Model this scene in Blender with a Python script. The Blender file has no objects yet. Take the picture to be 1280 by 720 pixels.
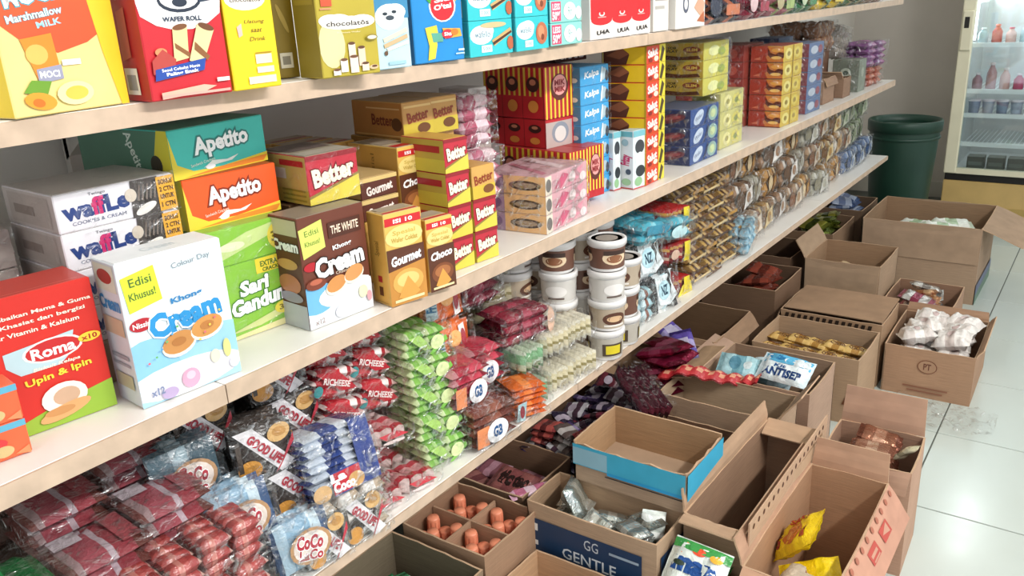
import bpy, bmesh, math, random
from mathutils import Vector, Matrix, Euler, noise

# ------------------------------------------------------------------ camera
SC = bpy.context.scene
COL = SC.collection
cam_d = bpy.data.cameras.new('camera')
cam_d.sensor_width = 36.0
cam_d.lens = 36.0 * 1051.6 / 1280.0
cam_d.clip_start = 0.02
cam = bpy.data.objects.new('camera', cam_d)
COL.objects.link(cam)
fwd = Vector((0.763, 0.558, -0.327)).normalized()
rgt = Vector((0.577, -0.816, -0.047)); rgt = (rgt - fwd * rgt.dot(fwd)).normalized()
upv = rgt.cross(fwd)
cm = Matrix((rgt, upv, -fwd)).transposed().to_4x4()
cm.translation = Vector((0, 0, 1.2))
cam.matrix_world = cm
SC.camera = cam

# ------------------------------------------------------------------ light
world = bpy.data.worlds.new('world')
SC.world = world
world.use_nodes = True
world.node_tree.nodes['Background'].inputs[0].default_value = (0.93, 0.97, 1.0, 1)
world.node_tree.nodes['Background'].inputs[1].default_value = 1.1
SC.view_settings.view_transform = 'Standard'
SC.view_settings.look = 'None'
SC.view_settings.gamma = 1.0
SC.view_settings.exposure = 0.1
SC.view_settings.use_curve_mapping = False


def area(name, loc, target, sx, sy, power, col=(1, 1, 1)):
    d = bpy.data.lights.new(name, 'AREA')
    d.shape = 'RECTANGLE'; d.size = sx; d.size_y = sy; d.energy = power; d.color = col
    o = bpy.data.objects.new(name, d); COL.objects.link(o)
    o.location = loc
    o.rotation_euler = (Vector(target) - Vector(loc)).to_track_quat('-Z', 'Y').to_euler()
    return o


area('tube_light_near', (0.9, -1.3, 2.40), (0.95, 0.75, 0.6), 1.3, 0.12, 58, (1.0, 0.985, 0.95))
area('tube_light_far', (2.7, -1.5, 2.40), (2.6, 0.4, 0.3), 1.2, 0.12, 12, (0.96, 0.98, 1.0))

R = math.radians


# ------------------------------------------------------------------ materials
def lin(h):
    h = h.lstrip('#')
    out = []
    for i in (0, 2, 4):
        c = int(h[i:i + 2], 16) / 255.0
        out.append(c / 12.92 if c <= 0.04045 else ((c + 0.055) / 1.055) ** 2.4)
    return (*out, 1.0)


MATS = {}


def principled(name):
    m = bpy.data.materials.new(name)
    m.use_nodes = True
    return m, m.node_tree.nodes, m.node_tree.links, m.node_tree.nodes['Principled BSDF']


def vary(n, l, b, hexc, scale, amount, det=3.0):
    """base colour with a soft noise variation of its own"""
    tc = n.new('ShaderNodeTexCoord')
    tx = n.new('ShaderNodeTexNoise'); tx.inputs['Scale'].default_value = scale; tx.inputs['Detail'].default_value = det
    l.new(tc.outputs['Object'], tx.inputs['Vector'])
    mr = n.new('ShaderNodeMapRange')
    mr.inputs[1].default_value = 0.3; mr.inputs[2].default_value = 0.7
    mr.inputs[3].default_value = 1 - amount; mr.inputs[4].default_value = 1 + amount
    l.new(tx.outputs['Fac'], mr.inputs[0])
    mx = n.new('ShaderNodeVectorMath'); mx.operation = 'SCALE'
    mx.inputs[0].default_value = lin(hexc)[:3]
    l.new(mr.outputs[0], mx.inputs['Scale'])
    l.new(mx.outputs[0], b.inputs['Base Color'])
    return tc, tx


def paper(h, rough=0.42):
    k = ('paper', h, rough)
    if k not in MATS:
        m, n, l, b = principled('printed_card_' + h.strip('#'))
        vary(n, l, b, h, 25, 0.05)
        b.inputs['Roughness'].default_value = rough
        MATS[k] = m
    return MATS[k]


def film(h, rough=0.26, metal=0.0, amt=0.14):
    k = ('film', h, rough, metal)
    if k not in MATS:
        m, n, l, b = principled('wrapper_film_' + h.strip('#'))
        tc, tx = vary(n, l, b, h, 55, amt)
        b.inputs['Roughness'].default_value = rough
        b.inputs['Metallic'].default_value = metal
        w = n.new('ShaderNodeTexNoise'); w.inputs['Scale'].default_value = 95; w.inputs['Detail'].default_value = 2
        w.inputs['Distortion'].default_value = 1.2
        l.new(tc.outputs['Object'], w.inputs['Vector'])
        bp = n.new('ShaderNodeBump'); bp.inputs['Strength'].default_value = 0.55; bp.inputs['Distance'].default_value = 0.004
        l.new(w.outputs['Fac'], bp.inputs['Height']); l.new(bp.outputs[0], b.inputs['Normal'])
        MATS[k] = m
    return MATS[k]


def foil(h):
    return film(h, 0.22, 0.75)


def plain(name, h, rough=0.5, metal=0.0, amt=0.04, scale=12, **kw):
    k = ('plain', name)
    if k not in MATS:
        m, n, l, b = principled(name)
        vary(n, l, b, h, scale, amt)
        b.inputs['Roughness'].default_value = rough; b.inputs['Metallic'].default_value = metal
        for kk, v in kw.items():
            b.inputs[kk.replace('_', ' ')].default_value = v
        MATS[k] = m
    return MATS[k]


def clear_film(gl=0.16, tint='#ffffff'):
    k = ('clear', gl, tint)
    if k not in MATS:
        m = bpy.data.materials.new('clear_crinkled_film'); m.use_nodes = True
        n, l = m.node_tree.nodes, m.node_tree.links
        n.clear()
        out = n.new('ShaderNodeOutputMaterial'); mix = n.new('ShaderNodeMixShader')
        tr = n.new('ShaderNodeBsdfTransparent'); tr.inputs[0].default_value = lin(tint)
        gs = n.new('ShaderNodeBsdfGlossy'); gs.inputs['Roughness'].default_value = 0.18
        tc = n.new('ShaderNodeTexCoord')
        w = n.new('ShaderNodeTexNoise'); w.inputs['Scale'].default_value = 38; w.inputs['Detail'].default_value = 3
        w.inputs['Distortion'].default_value = 2.0
        l.new(tc.outputs['Object'], w.inputs['Vector'])
        bp = n.new('ShaderNodeBump'); bp.inputs['Strength'].default_value = 0.9; bp.inputs['Distance'].default_value = 0.01
        l.new(w.outputs['Fac'], bp.inputs['Height']); l.new(bp.outputs[0], gs.inputs['Normal'])
        mr = n.new('ShaderNodeMapRange'); mr.inputs[1].default_value = 0.48; mr.inputs[2].default_value = 0.68
        mr.inputs[3].default_value = gl * 0.18; mr.inputs[4].default_value = gl * 2.3
        l.new(w.outputs['Fac'], mr.inputs[0])
        l.new(mr.outputs[0], mix.inputs[0]); l.new(tr.outputs[0], mix.inputs[1]); l.new(gs.outputs[0], mix.inputs[2])
        l.new(mix.outputs[0], out.inputs[0])
        MATS[k] = m
    return MATS[k]


def kraft(h='#ad9178', key='a'):
    k = ('kraft', h)
    if k not in MATS:
        m, n, l, b = principled('kraft_cardboard_' + h.strip('#'))
        tc = n.new('ShaderNodeTexCoord')
        a = n.new('ShaderNodeTexNoise'); a.inputs['Scale'].default_value = 6; a.inputs['Detail'].default_value = 8
        l.new(tc.outputs['Object'], a.inputs['Vector'])
        mp = n.new('ShaderNodeMapping'); mp.inputs['Scale'].default_value = (20, 20, 400)
        l.new(tc.outputs['Object'], mp.inputs[0])
        f = n.new('ShaderNodeTexNoise'); f.inputs['Scale'].default_value = 1; l.new(mp.outputs[0], f.inputs['Vector'])
        ad = n.new('ShaderNodeMath'); ad.operation = 'ADD'
        l.new(a.outputs['Fac'], ad.inputs[0]); l.new(f.outputs['Fac'], ad.inputs[1])
        mr = n.new('ShaderNodeMapRange'); mr.inputs[1].default_value = 0.7; mr.inputs[2].default_value = 1.3
        mr.inputs[3].default_value = 0.86; mr.inputs[4].default_value = 1.12
        l.new(ad.outputs[0], mr.inputs[0])
        s = n.new('ShaderNodeVectorMath'); s.operation = 'SCALE'; s.inputs[0].default_value = lin(h)[:3]
        l.new(mr.outputs[0], s.inputs['Scale']); l.new(s.outputs[0], b.inputs['Base Color'])
        b.inputs['Roughness'].default_value = 0.78
        bp = n.new('ShaderNodeBump'); bp.inputs['Strength'].default_value = 0.25; bp.inputs['Distance'].default_value = 0.002
        l.new(f.outputs['Fac'], bp.inputs['Height']); l.new(bp.outputs[0], b.inputs['Normal'])
        MATS[k] = m
    return MATS[k]


# ------------------------------------------------------------------ mesh helpers
class MB:
    def __init__(s):
        s.v = []; s.f = []; s.mi = []; s.mats = []; s.sm = []

    def m(s, mat):
        if mat not in s.mats: s.mats.append(mat)
        return s.mats.index(mat)

    def poly(s, pts, mat, sm=False):
        i = len(s.v); s.v += [tuple(p) for p in pts]
        s.f.append(tuple(range(i, i + len(pts)))); s.mi.append(s.m(mat)); s.sm.append(sm)

    def raw(s, vs, fs, mat, sm=False):
        i = len(s.v); s.v += [tuple(p) for p in vs]; k = s.m(mat)
        for f in fs:
            s.f.append(tuple(i + j for j in f)); s.mi.append(k); s.sm.append(sm)

    def box(s, x0, y0, z0, x1, y1, z1, mat, M=None, ch=0.0):
        if ch > 0:
            x0, x1 = min(x0, x1), max(x0, x1); y0, y1 = min(y0, y1), max(y0, y1); z0, z1 = min(z0, z1), max(z0, z1)
            vs = []
            idx = {}
            for ix, x in enumerate((x0, x1)):
                for iy, y in enumerate((y0, y1)):
                    for iz, z in enumerate((z0, z1)):
                        sx, sy, sz = (1 if ix == 0 else -1) * ch, (1 if iy == 0 else -1) * ch, (1 if iz == 0 else -1) * ch
                        for a, p in enumerate(((x, y + sy, z + sz), (x + sx, y, z + sz), (x + sx, y + sy, z))):
                            idx[(ix, iy, iz, a)] = len(vs); vs.append(p)
            q = idx; fs = []
            for i in (0, 1):
                o = 1 if i else -1
                fs.append([q[(i, 0, 0, 0)], q[(i, 1, 0, 0)], q[(i, 1, 1, 0)], q[(i, 0, 1, 0)]][::o])
                fs.append([q[(0, i, 0, 1)], q[(0, i, 1, 1)], q[(1, i, 1, 1)], q[(1, i, 0, 1)]][::o])
                fs.append([q[(0, 0, i, 2)], q[(1, 0, i, 2)], q[(1, 1, i, 2)], q[(0, 1, i, 2)]][::o])
            for i in (0, 1):
                for j in (0, 1):
                    fs.append([q[(i, j, 0, 0)], q[(i, j, 1, 0)], q[(i, j, 1, 1)], q[(i, j, 0, 1)]])
                    fs.append([q[(i, 0, j, 0)], q[(i, 1, j, 0)], q[(i, 1, j, 2)], q[(i, 0, j, 2)]])
                    fs.append([q[(0, i, j, 1)], q[(1, i, j, 1)], q[(1, i, j, 2)], q[(0, i, j, 2)]])
                    for k in (0, 1):
                        fs.append([q[(i, j, k, 0)], q[(i, j, k, 1)], q[(i, j, k, 2)]])
        else:
            vs = [(x, y, z) for x in (x0, x1) for y in (y0, y1) for z in (z0, z1)]
            fs = [(0, 1, 3, 2), (4, 6, 7, 5), (0, 4, 5, 1), (2, 3, 7, 6), (0, 2, 6, 4), (1, 5, 7, 3)]
        if M is not None: vs = [M @ Vector(p) for p in vs]
        s.raw(vs, fs, mat)

    def lathe(s, prof, n, mat, M=None, sm=True, cap=True):
        vs = []; fs = []
        for r, z in prof:
            for i in range(n):
                a = 2 * math.pi * i / n
                vs.append(Vector((r * math.cos(a), r * math.sin(a), z)))
        for j in range(len(prof) - 1):
            for i in range(n):
                a, b = j * n + i, j * n + (i + 1) % n
                fs.append((a, b, b + n, a + n))
        if M is not None: vs = [M @ p for p in vs]
        s.raw(vs, fs, mat, sm)
        if cap:
            for j in (0, len(prof) - 1):
                if prof[j][0] > 1e-5: s.raw([vs[j * n + i] for i in range(n)], [tuple(range(n))], mat)

    def tube(s, pts, r, mat, n=8):
        pts = [Vector(p) for p in pts]; vs = []; fs = []
        for i, p in enumerate(pts):
            t = (pts[min(i + 1, len(pts) - 1)] - pts[max(i - 1, 0)]).normalized()
            a = t.orthogonal().normalized() if abs(t.z) > 0.9 else t.cross(Vector((0, 0, 1))).normalized()
            b = t.cross(a)
            for k in range(n):
                an = 2 * math.pi * k / n
                vs.append(p + (a * math.cos(an) + b * math.sin(an)) * r)
        for i in range(len(pts) - 1):
            for k in range(n):
                fs.append((i * n + k, i * n + (k + 1) % n, (i + 1) * n + (k + 1) % n, (i + 1) * n + k))
        s.raw(vs, fs, mat, True)
        s.raw(vs[:n], [tuple(range(n))], mat); s.raw(vs[-n:], [tuple(range(n))], mat)

    def grid(s, S, nu, nv, mat, sm=True):
        """S(u,v)->point ; mat may be a function of (u,v)"""
        i0 = len(s.v)
        for j in range(nv + 1):
            for i in range(nu + 1):
                s.v.append(tuple(S(i / nu, j / nv)))
        for j in range(nv):
            for i in range(nu):
                a = i0 + j * (nu + 1) + i
                s.f.append((a, a + 1, a + nu + 2, a + nu + 1))
                mm = mat((i + .5) / nu, (j + .5) / nv) if callable(mat) else mat
                s.mi.append(s.m(mm)); s.sm.append(sm)

    def mesh(s, name):
        me = bpy.data.meshes.new(name)
        me.from_pydata(s.v, [], s.f)
        for m in s.mats: me.materials.append(m)
        me.polygons.foreach_set('material_index', s.mi)
        me.polygons.foreach_set('use_smooth', s.sm)
        me.update()
        return me

    def build(s, name, parent=None, loc=None, rot=None):
        return link(name, s.mesh(name), parent, loc, rot)


def link(name, me, parent=None, loc=None, rot=None):
    o = bpy.data.objects.new(name, me); COL.objects.link(o)
    if parent is not None: o.parent = parent
    if loc is not None: o.location = loc
    if rot is not None: o.rotation_euler = rot
    return o


def tag(o, label, cat, group=None, kind=None):
    o['label'] = label; o['category'] = cat
    if group: o['group'] = group
    if kind: o['kind'] = kind
    return o


def thing(name, label, cat, loc=(0, 0, 0), rot=(0, 0, 0), group=None):
    o = link(name, None, None, loc, rot)
    return tag(o, label, cat, group)


def struct(o):
    o['kind'] = 'structure'; return o


def copy_tree(o, parent=None):
    c = o.copy(); COL.objects.link(c); c.parent = parent
    for ch in list(o.children): copy_tree(ch, c)
    return c


def put(o, loc, rot, label):
    o.location = loc; o.rotation_euler = rot; o['label'] = label
    return o


# ------------------------------------------------------------------ lettering and print
TXT = {}


def glyphs(text, bold, shear):
    k = (text, bold, shear)
    if k not in TXT:
        cu = bpy.data.curves.new('lettering', 'FONT'); cu.body = text
        cu.resolution_u = 2; cu.offset = bold; cu.shear = shear; cu.fill_mode = 'FRONT'
        cu.align_x = 'LEFT'
        ob = bpy.data.objects.new('lettering', cu); COL.objects.link(ob)
        bpy.context.view_layer.update()
        me = bpy.data.meshes.new_from_object(ob)
        vs = [(v.co.x, v.co.y) for v in me.vertices]
        fs = [tuple(p.vertices) for p in me.polygons]
        bpy.data.objects.remove(ob); bpy.data.meshes.remove(me); bpy.data.curves.remove(cu)
        if vs:
            x0 = min(p[0] for p in vs); x1 = max(p[0] for p in vs); y0 = min(p[1] for p in vs); y1 = max(p[1] for p in vs)
        else: x0 = y0 = 0; x1 = y1 = 1
        TXT[k] = (vs, fs, x0, x1, y0, y1)
    return TXT[k]


def art(mb, P, w, h, ops, curved=False, ink=paper, step=0.00014):
    """print the flat shapes of `ops` on the surface P(s,t,off), s and t in metres"""
    P_ = P
    P = lambda a_, b_, k_: P_(min(max(a_, 0.0), w), min(max(b_, 0.0), h), k_)
    for li, op in enumerate(ops):
        k = 0.00035 + step * li
        a = op[0]
        if a == 'r':
            _, u0, v0, u1, v1, c = op
            mat = ink(c)
            if curved: mb.grid(lambda u, v: P((u0 + (u1 - u0) * u) * w, (v0 + (v1 - v0) * v) * h, k), 6, 5, mat, True)
            else: mb.poly([P(u0 * w, v0 * h, k), P(u1 * w, v0 * h, k), P(u1 * w, v1 * h, k), P(u0 * w, v1 * h, k)], mat)
        elif a == 'p':
            mb.poly([P(u * w, v * h, k) for u, v in op[1]], ink(op[2]))
        elif a == 'e':
            cu, cv, ru, rv, c = op[1:6]; rot = R(op[6]) if len(op) > 6 else 0
            rw, rh = ru * w, rv * h; mat = ink(c); n = 18

            def pt(q, ang):
                x, y = rw * q * math.cos(ang), rh * q * math.sin(ang)
                return P(cu * w + x * math.cos(rot) - y * math.sin(rot), cv * h + x * math.sin(rot) + y * math.cos(rot), k)
            if curved:
                vs = [pt(0, 0)]; fs = []
                for j in (1, 2): vs += [pt(j / 2, 2 * math.pi * i / n) for i in range(n)]
                for i in range(n):
                    fs.append((0, 1 + i, 1 + (i + 1) % n)); fs.append((1 + i, 1 + n + i, 1 + n + (i + 1) % n, 1 + (i + 1) % n))
                mb.raw(vs, fs, mat, True)
            else: mb.poly([pt(1, 2 * math.pi * i / n) for i in range(n)], mat)
        elif a == 't':
            # ('t', text, cu, cv, width_fraction, height_fraction, colour, {opts})
            _, text, cu, cv, wf, hf, c = op[:7]; o = op[7] if len(op) > 7 else {}
            rot = R(o.get('rot', 0)); sh = o.get('shear', 0)
            passes = []
            if 'line' in o: passes.append((o['line'], o.get('lw', 0.05) + o.get('b', 0.0), k))
            passes.append((c, o.get('b', 0.0), k + (0.00008 if 'line' in o else 0)))
            v0s, _, X0, X1, Y0, Y1 = glyphs(text, 0.0, sh)
            for colr, bold, kk in passes:
                vs, fs, *_r = glyphs(text, bold, sh)
                sx = wf * w / max(X1 - X0, 1e-6); sy = hf * h / max(Y1 - Y0, 1e-6)
                if o.get('prop'): sy = sx
                mx, my = (X0 + X1) / 2, (Y0 + Y1) / 2
                pts = []
                for x, y in vs:
                    x = (x - mx) * sx; y = (y - my) * sy
                    pts.append(P(cu * w + x * math.cos(rot) - y * math.sin(rot), cv * h + x * math.sin(rot) + y * math.cos(rot), kk))
                mb.raw(pts, fs, ink(colr), False)


def box_faces(w, d, h):
    return {
        'front': (lambda s, t, k: (s, -k, t), w, h),
        'left': (lambda s, t, k: (-k, d - s, t), d, h),
        'top': (lambda s, t, k: (s, t, h + k), w, d),
    }


def snack_box(name, label, cat, loc, size, cols, yaw=0.0, group=None, wrap=None, tilt=(0, 0), seams=True, **faces):
    """closed printed carton; cols = (front, left, top)"""
    w, d, h = size
    t = thing(name, label, cat, loc, (R(tilt[0]), R(tilt[1]), R(yaw)), group)
    mb = MB()
    c = 0.0012
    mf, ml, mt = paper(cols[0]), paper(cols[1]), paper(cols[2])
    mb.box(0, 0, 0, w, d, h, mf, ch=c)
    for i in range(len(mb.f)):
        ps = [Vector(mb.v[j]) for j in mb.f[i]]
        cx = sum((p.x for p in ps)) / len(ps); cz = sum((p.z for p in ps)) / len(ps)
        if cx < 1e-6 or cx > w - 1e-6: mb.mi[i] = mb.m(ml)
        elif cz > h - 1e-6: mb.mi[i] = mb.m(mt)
    mb.build('carton_body', t)
    if seams:
        f = MB()
        f.box(0.002, 0.002, h, w - 0.002, d * 0.55, h + 0.0006, mt)
        f.build('tuck_flap', t)
    bf = box_faces(w, d, h)
    for fn, ops in faces.items():
        P, fw, fh = bf[fn]
        if fn == 'top':
            P = lambda s, tt, k: (s, tt, h + 0.0006 + k)
        pm = MB(); art(pm, P, fw, fh, ops)
        pm.build({'front': 'front_print', 'left': 'side_print', 'top': 'top_print'}[fn], t)
    if wrap:
        hull(w, d, h, 0.0035, wrap, hash(label) % 97 if False else int(w * 1e4) % 97).build('shrink_wrap', t)
    return t


def hull(w, d, h, e, gl, seed, crumple=0.0022, tail=False):
    """thin crinkled clear bag around a w x d x h block"""
    mb = MB(); mat = clear_film(gl); rnd = random.Random(seed)
    off = Vector((rnd.random() * 50, rnd.random() * 50, rnd.random() * 50))

    def dsp(p, nrm):
        p = Vector(p); q = noise.noise(p * 28 + off) * 1.0 + noise.noise(p * 70 + off) * 0.5
        return p + Vector(nrm) * (q * crumple)
    X0, X1, Y0, Y1, Z0, Z1 = -e, w + e, -e, d + e, 0, h + e
    nx, ny, nz = [max(4, min(12, int(a / 0.012))) for a in (w, d, h)]
    mb.grid(lambda u, v: dsp((X0 + (X1 - X0) * u, Y0, Z0 + (Z1 - Z0) * v), (0, -1, 0) if 0 < u < 1 and 0 < v < 1 else (0, 0, 0)), nx, nz, mat)
    mb.grid(lambda u, v: dsp((X0, Y1 + (Y0 - Y1) * u, Z0 + (Z1 - Z0) * v), (-1, 0, 0) if 0 < u < 1 and 0 < v < 1 else (0, 0, 0)), ny, nz, mat)
    mb.grid(lambda u, v: dsp((X1, Y1 + (Y0 - Y1) * u, Z0 + (Z1 - Z0) * v), (1, 0, 0) if 0 < u < 1 and 0 < v < 1 else (0, 0, 0)), ny, nz, mat)
    mb.grid(lambda u, v: dsp((X0 + (X1 - X0) * u, Y0 + (Y1 - Y0) * v, Z1), (0, 0, 1) if 0 < u < 1 and 0 < v < 1 else (0, 0, 0)), nx, ny, mat)
    if tail:
        mb.grid(lambda u, v: dsp((X0 + (X1 - X0) * (u * (1 - 0.5 * v) + 0.25 * v), Y0 - 0.03 * v, (Z1 - Z0) * (0.75 + 0.12 * math.sin(u * 9) * v)), (0, -.4, 1)), 10, 4, mat)
    return mb


# ------------------------------------------------------------------ film packs
def pouch_surface(w, d, t, seed, p=0.55):
    """pillow pack lying flat: x width (sealed ends at both x ends), y depth, z thickness"""
    off = Vector((seed * 3.1, seed * 1.7, 5.0))

    def S(u, v, side):
        e = min(u, 1 - u); g = min(v, 1 - v)
        fu = min(1.0, max(0.0, (e - 0.06) / 0.16)); fv = min(1.0, g / 0.2)
        prof = (fu * (2 - fu)) ** p * (fv * (2 - fv)) ** 0.5
        x = (u - .5) * w; y = (v - .5) * d * (1 - 0.07 * fu * 0) * (1.0 - 0.06 * math.sin(math.pi * u) * 0)
        z = side * t / 2 * prof
        wr = noise.noise(Vector((x * 60, y * 60, side * 3)) + off) * 0.16 * t
        cr = math.sin(v * 40 + seed) * 0.06 * t * max(0, 1 - e / 0.3)
        z += (wr * side + cr) * (0.3 + prof)
        zz = 0.02 * t * math.sin(v * 90)
        return Vector((x, y, z + (zz if e < 0.06 else 0)))
    return S


POUCH = {}


def pouch_mesh(w, d, t, bands, seed=0, vertical=False, fin=film, nu=12, nv=7):
    k = (round(w, 4), round(d, 4), round(t, 4), tuple(bands), seed, vertical, fin.__name__, nu, nv)
    if k in POUCH: return POUCH[k]
    S = pouch_surface(w, d, t, seed)

    def mat(u, v):
        q = v if vertical else u
        for b in bands:
            if q <= b[0]: return fin(b[1])
        return fin(bands[-1][1])
    mb = MB()
    mb.grid(lambda u, v: S(u, v, 1), nu, nv, mat)
    mb.grid(lambda u, v: S(u, 1 - v, -1), nu, nv, mat)
    POUCH[k] = mb.mesh('packet')
    return POUCH[k]


def pouch(name, label, cat, loc, rot, size, bands, ops=None, seed=0, group=None, vertical=False, fin=film, ring=0):
    """single film packet as a thing; loc is its centre, local z its printed face"""
    w, d, t = size
    o = thing(name, label, cat, loc, tuple(R(a) for a in rot), group)
    link('film_body', pouch_mesh(w, d, t, bands, seed, vertical, fin, 16, 10), o)
    if ops:
        S = pouch_surface(w, d, t, seed)
        pm = MB()
        art(pm, lambda s, q, k: S(min(max(s / w, 0), 1), min(max(q / d, 0), 1), 1) + Vector((0, 0, k + 0.0004)), w, d, ops, True, fin)
        pm.build('printed_label', o)
    return o


def bundle(name, label, cat, loc, rot, grid, size, bands, axis='z', wrap=0.14, ops=None, group=None, seed=0,
           fin=film, vertical=False, jit=1.0, tail=False, opface='front'):
    """film-wrapped block of packets. size = (w,d,t) of one packet lying flat;
    axis z: packets lie flat and pile up; y: they stand facing the front; x: they stand like books"""
    w, d, t = size; nx, ny, nz = grid
    o = thing(name, label, cat, loc, tuple(R(a) for a in rot), group)
    rnd = random.Random(seed * 7 + nx * 31 + nz)
    if axis == 'z': cx, cy, cz, er = w, d, t, (0, 0, 0)
    elif axis == 'y': cx, cy, cz, er = w, t, d, (R(90), 0, 0)
    else: cx, cy, cz, er = t, w, d, (R(90), 0, R(90))
    for i in range(nx):
        for j in range(ny):
            for k in range(nz):
                if not (i == 0 or j == 0 or k == nz - 1): continue
                me = pouch_mesh(w * 0.99, d * 0.99, t * 0.98, bands, (seed + i + j + k) % 3, vertical, fin)
                p = link('packet', me, o)
                p.location = ((i + .5) * cx + rnd.uniform(-1, 1) * .0012 * jit, (j + .5) * cy + rnd.uniform(-1, 1) * .0015 * jit, (k + .5) * cz)
                p.rotation_euler = (er[0] + rnd.uniform(-1, 1) * .04 * jit, er[1] + rnd.uniform(-1, 1) * .03 * jit, er[2] + rnd.uniform(-1, 1) * .03 * jit)
    W, D, H = nx * cx, ny * cy, nz * cz
    if ops:
        pm = MB()
        bf = {'front': (lambda s, q, k: Vector((s, -0.0022 - k - 0.002 * math.sin(math.pi * q / H) , q)), W, H),
              'top': (lambda s, q, k: Vector((s, q, H + 0.0022 + k)), W, D),
              'left': (lambda s, q, k: Vector((-0.0022 - k, D - s, q)), D, H)}
        P, fw, fh = bf[opface]
        art(pm, P, fw, fh, ops, True, fin)
        pm.build('printed_label', o)
    if wrap: hull(W, D, H, 0.005, wrap, seed, 0.003, tail).build('clear_bag', o)
    return o


# ------------------------------------------------------------------ open corrugated cartons
TH = 0.004


def open_carton(label, x0, y0, x1, y1, h, z=0.0, yaw=0.0, flaps=None, col='#ad9178', inner='#a48a72', prints=None, name='cardboard_carton', drop=None):
    """flaps: dict side -> (angle above horizontal in degrees, length). sides: near(-x) far(+x) aisle(-y) wall(+y)"""
    L, W = x1 - x0, y1 - y0
    t = thing(name, label, 'carton', (x0, y0, z), (0, 0, R(yaw)))
    mo = kraft(col); edge = kraft('#c3a283')
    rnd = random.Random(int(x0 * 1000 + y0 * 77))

    def wall(nm, a, b, inward):
        a = Vector(a); b = Vector(b); inw = Vector(inward) * TH
        n = 10
        mb = MB()
        top = [h + rnd.uniform(-.0012, .0012) for _ in range(n + 1)]
        if drop and nm in drop: top = [v - drop[nm] - (0.004 if i % 3 else 0) for i, v in enumerate(top)]
        for i in range(n):
            p, q = a.lerp(b, i / n), a.lerp(b, (i + 1) / n)
            bow = lambda f: Vector(inward) * (-0.0025 * math.sin(math.pi * f))
            p0, q0 = p + bow(i / n), q + bow((i + 1) / n)
            zt0, zt1 = top[i], top[i + 1]
            up = Vector((0, 0, 1))
            mb.poly([p, q, q0 + up * zt1, p0 + up * zt0], mo)
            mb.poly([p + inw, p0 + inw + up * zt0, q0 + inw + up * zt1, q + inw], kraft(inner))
            mb.poly([p0 + up * zt0, q0 + up * zt1, q0 + inw + up * zt1, p0 + inw + up * zt0], edge)
        for i, pp in ((0, a), (n, b)):
            up = Vector((0, 0, 1)) * top[i]
            mb.poly([pp, pp + inw, pp + inw + up, pp + up], edge)
        return mb.build('side_panel', t)
    wall('near', (0, 0, 0), (0, W, 0), (1, 0, 0))
    wall('far', (L, 0, 0), (L, W, 0), (-1, 0, 0))
    wall('aisle', (0, 0, 0), (L, 0, 0), (0, 1, 0))
    wall('wall', (0, W, 0), (L, W, 0), (0, -1, 0))
    b = MB(); b.box(TH, TH, 0.0005, L - TH, W - TH, TH, mo); b.build('bottom_panel', t)
    for sd, fl in (flaps or {}).items():
        ang, ln = fl[0], fl[1]
        mat = kraft(fl[2]) if len(fl) > 2 else mo
        ln = ln; m = MB()
        wd = (W if sd in ('near', 'far') else L) - 0.004
        nseg = 4
        for i in range(nseg):
            a0, a1 = i / nseg * ln, (i + 1) / nseg * ln
            s0, s1 = 0.0015 * math.sin(i * 1.3), 0.0015 * math.sin((i + 1) * 1.3)
            tp = 0.004 * (i / nseg), 0.004 * ((i + 1) / nseg)
            m.raw([(tp[0], a0, s0), (wd - tp[0], a0, s0), (wd - tp[1], a1, s1), (tp[1], a1, s1)], [(0, 1, 2, 3)], mat)
            m.raw([(tp[0], a0, s0 - TH * .8), (wd - tp[0], a0, s0 - TH * .8), (wd - tp[1], a1, s1 - TH * .8), (tp[1], a1, s1 - TH * .8)], [(3, 2, 1, 0)], mat)
            m.raw([(tp[0], a0, s0), (tp[1], a1, s1), (tp[1], a1, s1 - TH * .8), (tp[0], a0, s0 - TH * .8)], [(0, 1, 2, 3)], edge)
            m.raw([(wd - tp[0], a0, s0), (wd - tp[1], a1, s1), (wd - tp[1], a1, s1 - TH * .8), (wd - tp[0], a0, s0 - TH * .8)], [(3, 2, 1, 0)], edge)
        m.raw([(.004, ln, s1), (wd - .004, ln, s1), (wd - .004, ln, s1 - TH * .8), (.004, ln, s1 - TH * .8)], [(0, 1, 2, 3)], edge)
        if len(fl) > 3 and fl[3]:
            pm = MB(); art(pm, lambda s, q, k: (s, q, 0.0016 + k), wd, ln, fl[3])
        else: pm = None
        base = {'near': ((0, .002, h), 90), 'far': ((L, W - .002, h), -90), 'aisle': ((.002, 0, h), 180), 'wall': ((.002, W, h), 0)}[sd]
        # local +y of the flap mesh points away from the carton
        if sd == 'aisle': base = ((L - .002, 0, h), 180)
        Mx = Matrix.Translation(base[0]) @ Matrix.Rotation(R(base[1]), 4, 'Z') @ Matrix.Rotation(R(ang), 4, 'X')
        fo = m.build('flap', t); fo.matrix_local = Mx
        if pm:
            po = pm.build('flap_print', fo)
    for sd, ops in (prints or {}).items():
        pm = MB()
        P, fw = {'near': (lambda s, q, k: (-k - .003, W - s, q), W), 'aisle': (lambda s, q, k: (s, -k - .003, q), L),
                 'far_inner': (lambda s, q, k: (L - TH - k, W - s, q), W)}[sd]
        art(pm, P, fw, h, ops); pm.build('printed_marking', t)
    return t

# ================================================================== THE SETTING
XE, YW, ZC = 5.25, 1.32, 2.72       # end wall, shelf wall, ceiling
wallm = plain('painted_wall', '#e6e2dc', 0.7, amt=0.05, scale=3)
wallm2 = plain('painted_wall_end', '#c4bdb5', 0.7, amt=0.06, scale=3)


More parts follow.
